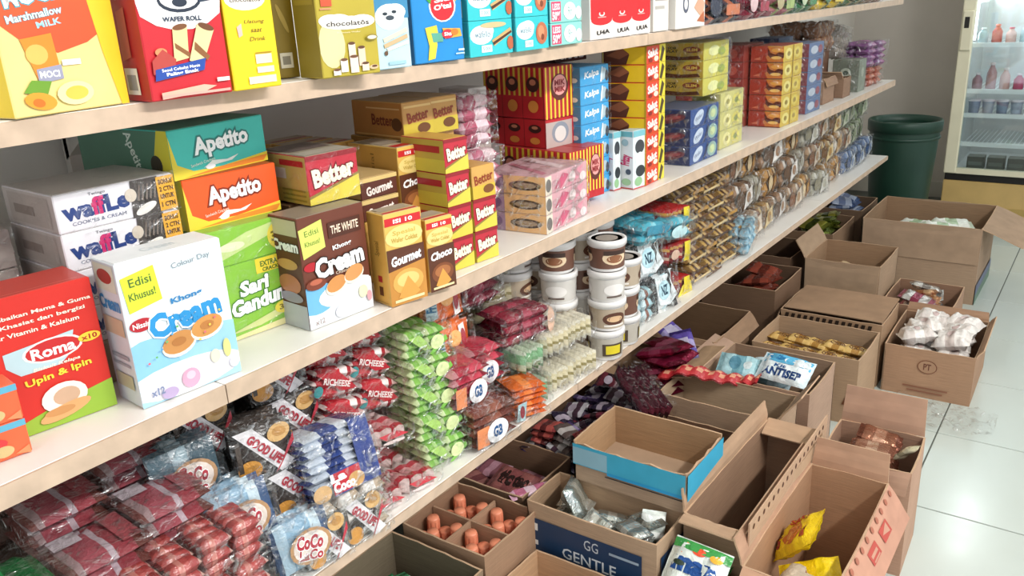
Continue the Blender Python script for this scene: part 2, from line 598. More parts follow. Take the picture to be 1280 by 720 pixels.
def slab(name, x0, y0, z0, x1, y1, z1, mat):
    m = MB(); m.box(x0, y0, z0, x1, y1, z1, mat); return struct(m.build(name))


slab('wall_left', -1.2, YW, 0, XE + .1, YW + .1, ZC, wallm)
slab('wall_end', XE, -2.6, 0, XE + .1, YW, ZC, wallm2)
slab('ceiling', -1.2, -2.6, ZC, XE + .1, YW + .1, ZC + .08, plain('ceiling_paint', '#e4e2dc', 0.8))
mb = MB(); mb.box(-1.2, YW - .012, 0, XE, YW, .09, plain('skirting_tile', '#bdb8ae', 0.35)); struct(mb.build('baseboard_left'))
mb = MB(); mb.box(XE - .012, -2.6, 0, XE, YW - .012, .09, plain('skirting_tile', '#bdb8ae', 0.35)); struct(mb.build('baseboard_end'))

# floor: grout bed with every tile a piece of its own
fl = slab('floor', -1.2, -2.6, -.06, XE, YW, -.0022, plain('grout', '#5f625c', 0.9))


def tile_mat():
    m, n, l, b = principled('glazed_white_tile')
    tc, tx = vary(n, l, b, '#c6cfc9', 2.2, 0.035, 6)
    b.inputs['Roughness'].default_value = 0.16
    t2 = n.new('ShaderNodeTexNoise'); t2.inputs['Scale'].default_value = 9; l.new(tc.outputs['Object'], t2.inputs['Vector'])
    mr = n.new('ShaderNodeMapRange'); mr.inputs[3].default_value = 0.10; mr.inputs[4].default_value = 0.30
    l.new(t2.outputs['Fac'], mr.inputs[0]); l.new(mr.outputs[0], b.inputs['Roughness'])
    return m


TM = tile_mat(); P0 = 0.4; tm = MB(); g = 0.0018
tm.box(g, g, -.008, P0 - g, P0 - g, 0, TM, ch=0.0012); tme = tm.mesh('floor_tile')
XO, YO = 0.35, 0.68              # joint lines measured on the floor
for i in range(-2, 13):
    for j in range(-5, 4):
        x, y = XO + i * P0, YO + j * P0 - .4
        if x + P0 > XE or y + P0 > YW + .05 or x < -1.1: continue
        link('floor_tile', tme, fl, (x, y, 0))
    pass

# ------------------------------------------------------------------ shelving unit
lam = plain('white_laminate', '#ece8e2', 0.34, amt=0.02)
edgem = plain('shelf_edge_band', '#c7ae97', 0.5, amt=0.14, scale=30)
metal = plain('painted_metal', '#cfccc6', 0.4, 0.3)
su = thing('wall_shelf', 'long three-tier white laminate wall shelf with beige edge, filled with biscuit packs', 'shelf', (-.6, .8, 0))
for k, (zt, th, j1, j2) in enumerate(((.465, .017, 1.9, 3.6), (.79, .024, 1.12, 3.25), (1.117, .022, 2.2, 3.9))):
    for (xa, xb) in ((0, j1), (j1 + .0015, j2), (j2 + .0015, 4.53)):
        m = MB(); m.box(xa, .003, zt - th, xb, .51, zt, lam, ch=.001); m.build('shelf_board', su)
        e = MB(); e.box(xa, 0, zt - th, xb, .003, zt - .0006, edgem); e.build('edge_band', su)
for x in (0.02, 1.25, 2.98, 4.4):
    for zt in (.448, .766, 1.095):
        m = MB(); m.box(x, .40, zt - .03, x + .02, .51, zt, metal)
        m.raw([(x, .40, zt - .03), (x, .51, zt - .10), (x + .02, .51, zt - .10), (x + .02, .40, zt - .03), (x, .51, zt - .03), (x + .02, .51, zt - .03)],
              [(0, 1, 2, 3), (0, 4, 1), (3, 2, 5), (0, 3, 5, 4), (1, 4, 5, 2)], metal)
        m.build('bracket', su)
for x in (0.02, 1.25, 2.98, 4.47):
    m = MB(); m.box(x, .5, 0, x + .03, .515, 2.0, metal); m.build('upright_rail', su)

# tube lamps on the ceiling
for k, (x, y, L, lb) in enumerate(((.25, -1.3, 1.3, 'ceiling tube lamp over the near end of the aisle'), (2.1, -1.5, 1.2, 'ceiling tube lamp over the far end of the aisle'))):
    t = thing('tube_lamp', lb, 'lamp', (x, y, 2.42))
    m = MB(); m.box(0, -.03, 0.02, L, .03, .06, metal); m.build('lamp_housing', t)
    m = MB(); m.box(.1, -.004, .06, .108, .004, .30, metal); m.box(L - .108, -.004, .06, L - .1, .004, .30, metal); m.build('hanger_rod', t)
    em = bpy.data.materials.get('lit_tube')
    if em is None:
        em, n, l, b = principled('lit_tube'); b.inputs['Emission Color'].default_value = (1, .98, .95, 1); b.inputs['Emission Strength'].default_value = 4
    m = MB(); m.tube([(0.02, 0, .008), (L - .02, 0, .008)], .013, em, 12); m.build('glowing_tube', t)

# ------------------------------------------------------------------ bin
t = thing('waste_bin', 'dark green round plastic bin between the shelf end and the drinks fridge', 'bin', (4.22, .80, 0))
gm = plain('green_plastic', '#16382b', 0.45, amt=0.08)
m = MB(); m.lathe([(.115, 0), (.118, .01), (.15, .545), (.150, .55), (.142, .55), (.110, .02), (0.001, .018)], 40, gm); m.build('bin_body', t)
m = MB(); m.lathe([(.150, .535), (.158, .537), (.160, .58), (.156, .586), (.148, .586), (.144, .55), (.150, .535)], 40, gm, cap=False); m.build('bin_rim', t)
m = MB(); m.lathe([(.1505, .50), (.154, .503), (.154, .512), (.1505, .515)], 40, gm, cap=False); m.build('raised_band', t)

# ------------------------------------------------------------------ drinks fridge
FX, FY0, FY1 = 4.6, .08, .672
t = thing('display_fridge', 'upright glass-door drinks fridge with cream frame beside the green bin', 'fridge', (FX, FY0, 0))
W = FY1 - FY0
cream = plain('cream_enamel', '#dcd6bb', 0.35, amt=0.03)
yel = plain('yellow_panel', '#c4a468', 0.4, amt=0.06)
blk = plain('black_trim', '#16110e', 0.5)
lin_m = plain('fridge_liner', '#cdd2d2', 0.4)
m = MB()
m.box(.03, 0, .06, .6, .03, 1.95, cream); m.box(.03, W - .03, .06, .6, W, 1.95, cream); m.box(.03, .03, 1.85, .6, W - .03, 1.95, cream)
m.build('cabinet', t)
m = MB(); m.box(.57, .03, .28, .6, W - .03, 1.85, lin_m); m.box(.06, .03, .28, .57, .034, 1.85, lin_m); m.box(.06, W - .034, .28, .57, W - .03, 1.85, lin_m); m.box(.06, .03, .27, .57, W - .03, .284, lin_m); m.build('inner_liner', t)
m = MB(); m.box(.015, 0, .065, .05, W, .235, yel, ch=.004); m.build('kick_panel', t)
m = MB(); m.box(.02, .004, .237, .05, W - .004, .272, blk); m.build('black_strip', t)
m = MB(); m.box(.03, .02, 0, .58, W - .02, .06, blk); m.build('plinth', t)
m = MB(); m.box(.012, .05, .085, .015, W - .05, .115, plain('grille', '#b09455', .5)); m.build('grille_slot', t)
door = MB()
door.box(-.012, W - .055, .275, .028, W, 1.9, cream, ch=.004); door.box(-.012, 0, .275, .028, .055, 1.9, cream, ch=.004)
door.box(-.012, .055, 1.82, .028, W - .055, 1.9, cream); door.box(-.008, .055, .275, .028, W - .055, .30, cream)
dr = door.build('door', t)
gl = bpy.data.materials.new('door_glass'); gl.use_nodes = True
n, l = gl.node_tree.nodes, gl.node_tree.links; n.clear()
o_ = n.new('ShaderNodeOutputMaterial'); mx = n.new('ShaderNodeMixShader'); a = n.new('ShaderNodeBsdfTransparent'); a.inputs[0].default_value = (.93, .965, .965, 1)
g_ = n.new('ShaderNodeBsdfGlossy'); g_.inputs['Roughness'].default_value = .03; g_.inputs[0].default_value = (.9, .95, 1, 1); mx.inputs[0].default_value = .1
l.new(a.outputs[0], mx.inputs[1]); l.new(g_.outputs[0], mx.inputs[2]); l.new(mx.outputs[0], o_.inputs[0])
m = MB(); m.box(.004, .052, .298, .009, W - .052, 1.822, gl); m.build('glass_pane', dr)
m = MB(); m.box(-.026, W - .052, .86, -.012, W - .006, 1.04, cream, ch=.004); m.build('handle', dr)
m = MB(); m.box(-.0275, W - .036, .962, -.0262, W - .016, 1.012, blk); m.build('handle_recess', dr)
wire = plain('white_wire', '#e8eef0', 0.35)
for z in (.40, .54, .655, .87, 1.10):
    m = MB(); m.box(.055, .035, z, .075, W - .035, z + .020, wire)
    for i in range(26): m.box(.075, .045 + i * .0195, z + .006, .55, .047 + i * .0195, z + .009, wire)
    m.build('wire_shelf', t)
em, n, l, b = principled('fridge_lamp_tube'); b.inputs['Emission Color'].default_value = (.9, .97, 1, 1); b.inputs['Emission Strength'].default_value = 9
m = MB(); m.tube([(.1, .08, 1.8), (.1, W - .08, 1.8)], .012, em, 10); m.tube([(.10, W - .045, .9), (.10, W - .045, 1.75)], .009, em, 8); m.build('inner_lamp', t)
d = bpy.data.lights.new('fridge_light', 'AREA'); d.shape = 'RECTANGLE'; d.size = .4; d.size_y = .1; d.energy = 4.6; d.color = (.95, .98, 1)
o = bpy.data.objects.new('fridge_light', d); COL.objects.link(o); o.location = (FX + .2, (FY0 + FY1) / 2, 1.78)
d = bpy.data.lights.new('fridge_light', 'AREA'); d.shape = 'RECTANGLE'; d.size = .9; d.size_y = .06; d.energy = 2.2; d.color = (.95, .98, 1)
o = bpy.data.objects.new('fridge_light', d); COL.objects.link(o); o.location = (FX + .12, FY1 - .06, 1.1); o.rotation_euler = (R(90), R(90), 0)
o.rotation_euler = (Vector((0, -1, 0))).to_track_quat('-Z', 'Y').to_euler()

# drinks in the fridge
cols = {'row': [('#9aa3b4', 'grey'), ('#b56a78', 'rose'), ('#b6bcc8', 'silver'), ('#c0506e', 'pink')]}


def cup(col, lidc, label, loc, r=.026, h=.06):
    t = thing('drink_cup', label, 'cup', loc, group='cups in the drinks fridge')
    m = MB(); m.lathe([(r * .8, 0), (r, h)], 14, paper(col)); m.build('cup_wall', t)
    m = MB(); m.lathe([(r * 1.06, h - .002), (r * 1.06, h + .004), (r * .5, h + .005), (.0005, h + .005)], 14, paper(lidc)); m.build('cup_lid', t)
    return t


def bottle_small(col, cap, label, loc, r=.022, h=.14):
    t = thing('drink_bottle', label, 'bottle', loc, group='bottles in the drinks fridge')
    m = MB(); m.lathe([(r * .9, 0), (r, .006), (r, h * .62), (r * .55, h * .8), (r * .42, h * .86), (r * .42, h * .93)], 14, paper(col, .25)); m.build('bottle_body', t)
    m = MB(); m.lathe([(r * .5, h * .9), (r * .5, h), (.0005, h)], 12, paper(cap)); m.build('bottle_cap', t)
    return t


rnd = random.Random(4)
ords = ['first', 'second', 'third', 'fourth', 'fifth', 'sixth', 'seventh', 'eighth', 'ninth', 'tenth']
cc = ['#8e97ab', '#a7adbb', '#7f8aa0', '#9ca2b2', '#c86f86', '#b9586f', '#9aa0b0', '#8b93a6']
for i in range(8):
    cup(cc[i], '#d9d4dc', '%s small cup from the left on the second lowest fridge shelf' % ords[i], (FX + .10, FY1 - .085 - i * .06, .555), .027, .062)
bc = [('#98727e', '#cfc9d0'), ('#a6787a', '#c9b8b8'), ('#c9a099', '#d8d0d0'), ('#b9476f', '#e0d6e0'), ('#cf3f7d', '#efe3ee'), ('#d28aa4', '#e5e5ee'), ('#8c99a8', '#dfe6ea'), ('#9fb0bb', '#e6ecef')]
for i in range(8):
    bottle_small(bc[i][0], bc[i][1], '%s bottle from the left on the middle fridge shelf' % ords[i], (FX + .10, FY1 - .085 - i * .058, .671), .022, .075 + .025 * ((i * 2) % 3))
for i in range(8):
    bottle_small(['#a9c2c9', '#c96a5c', '#d9b1a7', '#a9c2c9', '#9fb9c5', '#b7cdd3', '#a6bcc4', '#9eb5bf'][i], ['#d8e4e8', '#d97c6c', '#c5566b', '#e2eaee', '#dfe9ee', '#e2eaee', '#dfe9ee', '#e2eaee'][i],
                 '%s bottle from the left on the upper fridge shelf' % ords[i], (FX + .10, FY1 - .085 - i * .058, .886), .022, .07 + .015 * (i % 2))
for i in range(5):
    snack_box('drink_tray', '%s low olive tray of cartons from the left on the lowest fridge shelf' % ords[i], 'tray', (FX + .09, FY1 - .16 - i * .088, .284), (.08, .075, .06 + .02 * (i > 2)), ('#5f6660', ('#49524f', '#4d5653', '#565d5a', '#8b855c', '#87805a')[i], '#767c75'), 0,
              'trays at the bottom of the fridge', left=[('r', .1, .3, .9, .6, '#6d7470')])
# pipe along the end wall
t = thing('wall_pipe', 'thin grey conduit running up the end wall beside the fridge', 'pipe', (XE - .015, .93, .3))
m = MB(); m.tube([(0, -.12, 0.85), (0, -.1, 1.15), (0, -.1, 2.3)], .008, plain('grey_pvc', '#8b867f', .5), 8); m.build('conduit', t)

# ================================================================== TOP SHELF (z = 1.117)
ZT = 1.118


def low(ops, f=0.70):
    """squeeze a printed design into the lower part of its face"""
    out = []
    for o in ops:
        if o[0] == 'r': o = (o[0], o[1], o[2] * f, o[3], o[4] * f, o[5])
        elif o[0] == 'p': o = (o[0], [(u, v * f) for u, v in o[1]], o[2])
        elif o[0] == 'e': o = o[:2] + (o[2] * f, o[3], o[4] * f) + o[5:]
        elif o[0] == 't': o = o[:3] + (o[3] * f, o[4], o[5] * f) + o[6:]
        out.append(o)
    return out


W_ = '#ffffff'
snack_box('snack_box', 'yellow and red marshmallow snack box with mango picture, leftmost on the top shelf', 'box', (.358, .795, ZT), (.118, .07, .21), ('#efd98a', '#f0cf33', '#e8c850'), 7,
  front=low([('r', 0, 1, 1, 3, '#e8562c'), ('p', [(0, 1), (1, 1), (1, .62), (.72, .48), (.45, .42), (.2, .5), (0, .66)], '#e8562c'), ('p', [(.75, 1), (1, 1), (1, 0), (.93, 0), (.84, .4)], '#f0c52c'),
    ('t', 'MOCI', .3, .82, .4, .11, W_, {'b': .03, 'line': '#3aa0b0', 'rot': 8}), ('t', 'Marshmallow', .32, .69, .46, .05, W_, {'b': .02, 'line': '#2e8794', 'rot': 8}), ('t', 'MILK', .42, .63, .2, .04, '#a8dcec', {'b': .03, 'rot': 8}),
    ('p', [(.16, .53), (.42, .56), (.44, .28), (.24, .25)], '#f08a28'), ('e', .27, .42, .09, .07, '#f4b65c'), ('p', [(.24, .32), (.45, .34), (.45, .24), (.24, .22)], '#9a9ab0'), ('t', 'MOCI', .34, .28, .16, .045, W_, {'b': .03}),
    ('r', .46, .33, .62, .37, '#f2f2ec'), ('p', [(.1, .17), (.18, .25), (.34, .23), (.28, .13)], '#6d9a2c'), ('e', .22, .1, .13, .06, '#ee9a2e', -12), ('e', .2, .09, .05, .03, '#d9701f', -12), ('e', .52, .13, .16, .085, '#f3e3a4'), ('e', .53, .13, .1, .05, '#eebf4d')], 0.6),
  left=[('t', 'LAWIDS', .55, .62, .5, .12, '#fff2a0', {'rot': -78, 'b': .02, 'line': '#c9a11c'}), ('e', .7, .2, .12, .05, '#3d5a1d', 40)])
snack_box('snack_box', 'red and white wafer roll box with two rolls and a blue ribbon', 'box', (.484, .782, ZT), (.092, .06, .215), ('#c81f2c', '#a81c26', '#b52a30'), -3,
  front=low([('r', 0, .9, 1, 3, '#f4f2f0'), ('e', .5, .83, .62, .32, '#f4f2f0'), ('e', .46, .66, .02, .02, '#1d1d1d'), ('e', .5, .73, .26, .09, '#1f2a3c'), ('e', .5, .74, .23, .075, '#f4f2f0'), ('e', .5, .715, .09, .035, '#1f2a3c'), ('p', [(.72, .735), (.95, .76), (.95, .73), (.74, .71)], '#2b3a50'),
    ('t', 'WAFER ROLL', .5, .595, .46, .034, '#26364e', {'b': .03}), ('p', [(.36, .53), (.54, .55), (.50, .3), (.32, .28)], '#e8cd94'), ('e', .45, .535, .09, .022, '#7a4a26', 8), ('p', [(.36, .42), (.52, .34), (.52, .3), (.36, .38)], '#8b5a2f'),
    ('p', [(.66, .55), (.86, .5), (.66, .24), (.5, .28)], '#ecd49c'), ('e', .765, .525, .1, .025, '#6d4020', -20), ('p', [(.6, .42), (.76, .3), (.72, .27), (.58, .36)], '#8b5a2f'), ('e', .18, .36, .07, .03, '#d98b5c'), ('p', [(.06, .3), (.2, .38), (.34, .3), (.3, .2), (.05, .2)], '#b5433a'),
    ('p', [(.06, .15), (.66, .2), (.7, .29), (.08, .235)], '#2149a0'), ('t', 'Seoul Cokelat Manis', .38, .232, .46, .022, W_, {'rot': 3, 'b': .02}), ('t', 'Paling Enak', .39, .195, .38, .03, W_, {'rot': 3, 'b': .04}),
    ('r', .8, .1, .96, .13, '#f3e9e4'), ('p', [(.1, .01), (.6, .03), (.78, .07), (.62, .09), (.1, .06)], '#d9b09a'), ('p', [(.1, .02), (.95, .02), (.95, .04), (.1, .04)], '#d8a698')], 0.6),
  left=[('e', .5, .78, .34, .16, '#e9e2dc'), ('t', 'Soul', .5, .83, .4, .05, '#2a2a33', {'b': .03}), ('e', .5, .76, .18, .04, '#2a2a33'), ('t', 'Twist', .55, .5, .3, .1, '#f0dcd4', {'rot': -80}), ('p', [(.3, .18), (.6, .2), (.62, .42), (.35, .4)], '#c0583c'), ('r', .3, .03, .7, .15, '#e9e5e0'), ('r', .36, .05, .64, .12, '#9a9a98')])
snack_box('snack_box', 'plain yellow drink wafer box with handwriting, right of the red wafer roll box', 'box', (.578, .776, ZT), (.062, .06, .205), ('#f2d21c', '#e3be18', '#e9cf3d'), -2,
  front=low([('e', .45, .86, .42, .11, '#f5efe2'), ('t', 'chocolatos', .45, .85, .62, .04, '#5a4a40', {'b': .02}), ('t', 'Uatung', .58, .64, .42, .045, '#6b4f1c', {'shear': .3}), ('t', 'saat', .6, .56, .24, .035, '#6b4f1c', {'shear': .3}), ('t', 'Drink', .6, .48, .34, .04, '#6b4f1c', {'shear': .3}), ('p', [(.2, .6), (.3, .63), (.3, .52), (.22, .5)], '#e9b9ae'),
    ('r', .5, .24, .84, .33, '#f6ecc0'), ('r', .5, .15, .86, .21, '#f6ecc0'), ('r', .3, .05, .88, .12, '#f6ecc0'), ('r', .5, .34, .85, .35, '#b08a1c')], 0.53))
for i in range(2):
    snack_box('snack_box', 'brown drink box set back on the top shelf, %s of the pair' % ('left', 'right')[i], 'box', (.668 + i * .03, .85, ZT), (.029, .08, .20), ('#8a7420', '#6f5c1b', '#857226'), -20, 'brown drink boxes',
      front=[('e', .5, .62, .42, .06, '#e8dfc9'), ('t', 'chocolat', .5, .62, .7, .03, '#4a3a20'), ('e', .5, .35, .1, .09, '#b59c4a', 20), ('r', .2, .06, .75, .15, '#d9d2bd'), ('r', .3, .08, .65, .13, '#8a8474')])
snack_box('snack_box', 'olive gold box with wafer cups and a white cloud reading chocolatos', 'box', (.706, .778, ZT), (.085, .05, .21), ('#b3a032', '#93832c', '#a89736'), -9,
  front=low([('e', .2, .42, .22, .3, '#d8cf9a'), ('e', .22, .72, .2, .08, '#f4efe6'), ('e', .5, .685, .46, .085, '#f4efe6'), ('e', .75, .7, .22, .08, '#f4efe6'), ('e', .35, .73, .2, .07, '#f4efe6'), ('t', 'chocolatôs', .5, .68, .72, .06, '#3a302a', {'b': .015}),
    ('r', .08, .9, .26, 1, '#c9502f'), ('r', .06, .86, .24, .88, '#d98f6a'), ('t', 'Premium Wafer', .5, .565, .4, .018, '#efe6c2'),
    ('r', .46, .12, .58, .42, '#e7d2bf'), ('e', .52, .42, .06, .02, '#5f3a24'), ('r', .62, .12, .74, .36, '#e3c6ae'), ('e', .68, .36, .06, .02, '#5f3a24'), ('r', .3, .06, .42, .22, '#efe3d6'), ('e', .36, .22, .06, .02, '#6b452d'), ('r', .46, .04, .6, .25, '#e9d3c2'), ('e', .53, .25, .07, .02, '#6b452d'), ('r', .66, .05, .78, .15, '#e8cdb8'), ('e', .72, .15, .06, .018, '#5a3822'), ('r', .16, .03, .28, .1, '#efe2d4'), ('e', .22, .1, .06, .018, '#6b452d'), ('e', .86, .09, .08, .03, '#d9b58e'), ('e', .87, .1, .05, .015, '#5a3822'), ('e', .87, .48, .1, .04, '#8a7a2c'), ('e', .87, .48, .08, .025, '#e6dcc0')], 0.43),
  left=[('r', .1, .4, .9, .6, '#a89637')])
snack_box('snack_box', 'pale blue wafer stick box with a smiling white cloud, left of the blue crisps box', 'box', (.812, .79, ZT), (.06, .07, .215), ('#bcd9e2', '#a9c9d4', '#b4d2dc'), -5,
  front=low([('r', 0, .62, 1, 3, '#3c86b0'), ('e', .45, .64, .42, .16, '#f1f4f5'), ('e', .62, .7, .3, .1, '#f1f4f5'), ('e', .32, .68, .07, .02, '#26323c'), ('e', .58, .7, .07, .02, '#26323c'), ('e', .45, .63, .12, .03, '#3b4650'), ('t', 'Wafer', .6, .92, .5, .05, W_, {'b': .02}),
    ('p', [(.2, .38), (.9, .5), (.92, .45), (.22, .33)], '#ead9ba'), ('p', [(.2, .31), (.9, .42), (.92, .37), (.22, .26)], '#c9ad84'), ('p', [(.28, .26), (.92, .34), (.92, .30), (.3, .22)], '#efe3cc'), ('e', .25, .2, .05, .03, '#68482f'), ('r', .3, .05, .8, .09, '#9cc3d2')], 0.47))
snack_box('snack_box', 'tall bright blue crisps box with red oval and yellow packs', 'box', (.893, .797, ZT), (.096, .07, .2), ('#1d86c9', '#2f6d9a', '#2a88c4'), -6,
  front=low([('e', .6, .83, .27, .24, '#f3e9e4'), ('e', .6, .83, .24, .22, '#d3202c'), ('t', 'Siti', .6, .93, .3, .075, W_, {'b': .04, 'rot': 6}), ('t', "O'tai", .6, .82, .34, .075, W_, {'b': .04, 'rot': 6}), ('p', [(.28, .93), (.4, .99), (.36, .86)], '#3f9a3c'), ('p', [(.82, .99), (.92, .95), (.86, .88)], '#e8bc28'),
    ('p', [(.22, .52), (.45, .55), (.47, .42), (.42, .4), (.44, .26), (.38, .06), (.24, .04), (.28, .25)], '#e8cb3c'), ('p', [(.33, .44), (.56, .43), (.56, .3), (.36, .3)], '#5aa38c'), ('p', [(.56, .5), (.92, .48), (.95, .36), (.6, .34)], '#e6a93a'), ('e', .66, .41, .12, .07, '#c92a3c'), ('t', 'Siti', .66, .41, .14, .05, W_, {'b': .03}), ('e', .8, .43, .08, .05, '#c97a2c'), ('r', .86, .14, .98, .17, '#d8ecf5'), ('r', .8, .09, .98, .11, '#bfe0f0')], 0.45),
  left=[('e', .5, .88, .4, .13, '#8a2a6a'), ('e', .5, .89, .25, .07, '#d9c9d9'), ('r', .2, .55, .8, .74, '#b9913c')])
# teal boxes: two columns, three tiers
for c in range(3):
    for k in range(4):
        kinds = [('teal cookie box of the left column on the top shelf, %s tier', '#2fb4bf'), ('teal cookie box of the middle column on the top shelf, %s tier', '#35b9c2'), ('pale teal box marked half price, %s tier', '#8fcfc6')]
        tier = ('bottom', 'second', 'third', 'topmost')[k]
        x = (1.005, 1.118, 1.225)[c]; w = (.108, .092, .10)[c]; hh = (.0505, .0505, .036)[c]
        if c < 2:
            fr = [('r', 0, 0, 1, 1, '#36bfc6'), ('e', .28, .6, .26, .27, '#f0f6f4'), ('e', .36, .7, .2, .2, '#f0f6f4'), ('t', 'wafello', .3, .62, .34, .18, '#2a6f8a', {'shear': .2}), ('r', .26, .1, .5, .3, '#e7efee'), ('t', '5.000', .38, .2, .18, .1, '#3b8b9a')]
            if c == 0: fr += [('p', [(.5, .42), (.95, .75), (.99, .6), (.55, .25)], '#c9a26a'), ('p', [(.52, .36), (.97, .66), (.98, .6), (.54, .28)], '#4b2d1d'), ('e', .55, .86, .3, .08, '#d8b98a'), ('e', .94, .3, .08, .2, '#b5603f')]
            else: fr += [('e', .78, .48, .18, .34, '#b86a49'), ('e', .76, .52, .1, .2, '#d08a63'), ('e', .8, .36, .05, .1, '#7d4028')]
        else: fr = [('r', .03, .08, .32, .94, '#d8436a'), ('t', 'LESS', .175, .72, .22, .26, '#f6dfe4', {'b': .04}), ('t', '50%', .175, .32, .24, .34, '#f6dfe4', {'b': .05}), ('e', .6, .5, .2, .4, '#e9f2ef'), ('t', '9r', .6, .5, .14, .4, '#79a9a2'), ('e', .88, .4, .1, .3, '#dce8e4')]
        snack_box('cookie_box', kinds[c][0] % tier, 'box', (x, .79 - .004 * (c == 1), ZT + k * (hh + .0008)), (w, .1, hh), (kinds[c][1], '#2a9aa8', '#4cc2c8'), 0, 'teal cookie boxes', front=fr,
          left=[('r', .1, .1, .9, .55, '#e0c9a0'), ('p', [(.1, .55), (.9, .8), (.9, .6), (.1, .35)], '#5a3524')] if c == 0 else [])
for i in range(3):
    snack_box('milk_box', 'red and white drink carton, %s of three on the top shelf' % ('left', 'middle', 'right')[i], 'box', (1.375 + i * .078, .802, ZT), (.076, .06, .16), ('#efe6df', '#e6dcd6', '#ece4de'), -3, 'red and white cartons',
      front=low([('r', .02, .62, .98, 3, '#d5262c'), ('e', .5, .6, .47, .17, '#d5262c'), ('e', .5, .78, .13, .08, '#f2ded8'), ('e', .5, .79, .08, .05, '#d5262c'), ('r', .35, .82, .65, .9, '#d5262c'), ('r', .32, .66, .68, .69, '#eda9a3'), ('t', 'U4A' if i == 0 else 'UUA', .55, .22, .55, .13, '#3d3a38', {'b': .03, 'rot': 3})], 0.36))
snack_box('milk_box', 'plain white tin-shaped carton right of the red and white cartons', 'box', (1.625, .80, ZT), (.07, .07, .2), ('#e4ded6', '#d6d0c8', '#e0dad2'), 0, front=[('r', .1, .3, .9, .34, '#a8a29a'), ('r', .1, .22, .7, .25, '#b8b2aa'), ('r', 0, .6, 1, .62, '#c9c3bb')])
for k in range(2):
    snack_box('milk_box', 'white box with a small round emblem beside the dark chocolate packs, %s one' % ('lower', 'upper')[k], 'box', (1.71, .79, ZT + k * .083), (.15, .07, .082), ('#ede8e1', '#ddd8d1', '#e8e3dc'), 0,
      front=[('e', .32, .6, .1, .22, '#5b6174'), ('e', .32, .6, .06, .13, '#ede8e1'), ('p', [(.6, .5), (.8, .8), (.98, .6), (.9, .2)], '#d9a88c'), ('p', [(.7, .15), (.95, .4), (.98, .1)], '#b7653f')])
PK = [(1.868, .25, .12, ['#25293c', '#c2704c', '#2a2f44'], 'dark navy cookie pack with orange biscuits'), (2.13, .19, .10, ['#7e2136', '#9c2f45', '#d9b8ba'], 'wine red and white wafer pack'),
      (2.33, .2, .075, ['#b3707a', '#9db06a', '#b3a57a'], 'pink and green mixed biscuit pack'), (2.54, .2, .09, ['#2f6d4a', '#3b7d4c', '#bcc9a6'], 'dark green wafer pack'), (2.75, .3, .085, ['#e3c52c', '#d9bc3c', '#45714a'], 'bright yellow wafer pack'),
      (3.06, .25, .075, ['#4f6f4a', '#b3a878', '#7c5a4a'], 'dull green biscuit pack'), (3.33, .26, .07, ['#a08a72', '#8b4f46', '#c9bca8'], 'brown cream biscuit pack')]
for i, (x, w, h, cs, lb) in enumerate(PK):
    for k in range(2 if i < 2 else 1):
        bundle('wafer_multipack', lb + ' on the far top shelf' + (', %s one' % ('lower', 'upper')[k] if i < 2 else ''), 'pack', (x, .80, ZT + k * .082), (0, 0, 0), (2, 1, 3), (w / 2 - .004, .12, .027 if i < 2 else h / 3), [(.3, cs[0]), (.6, cs[1]), (.75, cs[2]), (1, cs[0])], 'z', .1, seed=i + 3 * k,
          ops=[('e', .3, .5, .15, .3, cs[2]), ('r', .55, .2, .9, .5, cs[1])])

# ================================================================== MIDDLE SHELF (z = .79)
ZM = .7908
sb = snack_box
sb('snack_box', 'large red malt biscuit box with white oval badge and green foot, by the left edge', 'box', (.232, .889, ZM), (.195, .07, .150), ('#cf2a1f', '#a82018', '#c4463c'), -7,
  front=[('p', [(0, 0), (1, 0), (1, .22), (.7, .16), (.4, .06), (0, .04)], '#94b83a'), ('p', [(.5, .62), (.86, .66), (.82, .5), (.76, .44), (.56, .44), (.5, .52)], '#b6cfd6'), ('e', .74, .565, .155, .085, '#f1e6e2'), ('e', .74, .565, .14, .073, '#c22426'), ('t', 'Roma', .74, .56, .22, .075, W_, {'b': .03}),
    ('t', 'Kaya akan Kebaikan Mama & Guma', .62, .86, .72, .034, '#fbeeda', {'b': .02}), ('t', 'dengan Khasiat dan bergizi', .64, .80, .6, .034, '#fbeeda', {'b': .02}), ('t', 'Sumber Vitamin & Kalsium', .64, .74, .52, .03, '#fbeeda', {'b': .02}),
    ('t', 'Biskuit Kelapa', .74, .45, .24, .03, '#fbeeda', {'shear': .2, 'b': .02}), ('t', 'Upin & Ipin', .74, .38, .34, .06, '#f3d23c', {'b': .03, 'rot': 4}), ('e', .93, .58, .06, .035, '#f0c83a'), ('t', 'x10', .93, .58, .08, .035, '#a52015', {'b': .03}),
    ('e', .74, .2, .12, .11, '#eee4d8'), ('e', .75, .205, .07, .065, '#c9a588'), ('e', .73, .1, .14, .05, '#d9a36a', 10), ('e', .7, .11, .08, .03, '#c48c54')],
  left=[], top=[('r', .05, .1, .95, .12, '#e07a6f')])
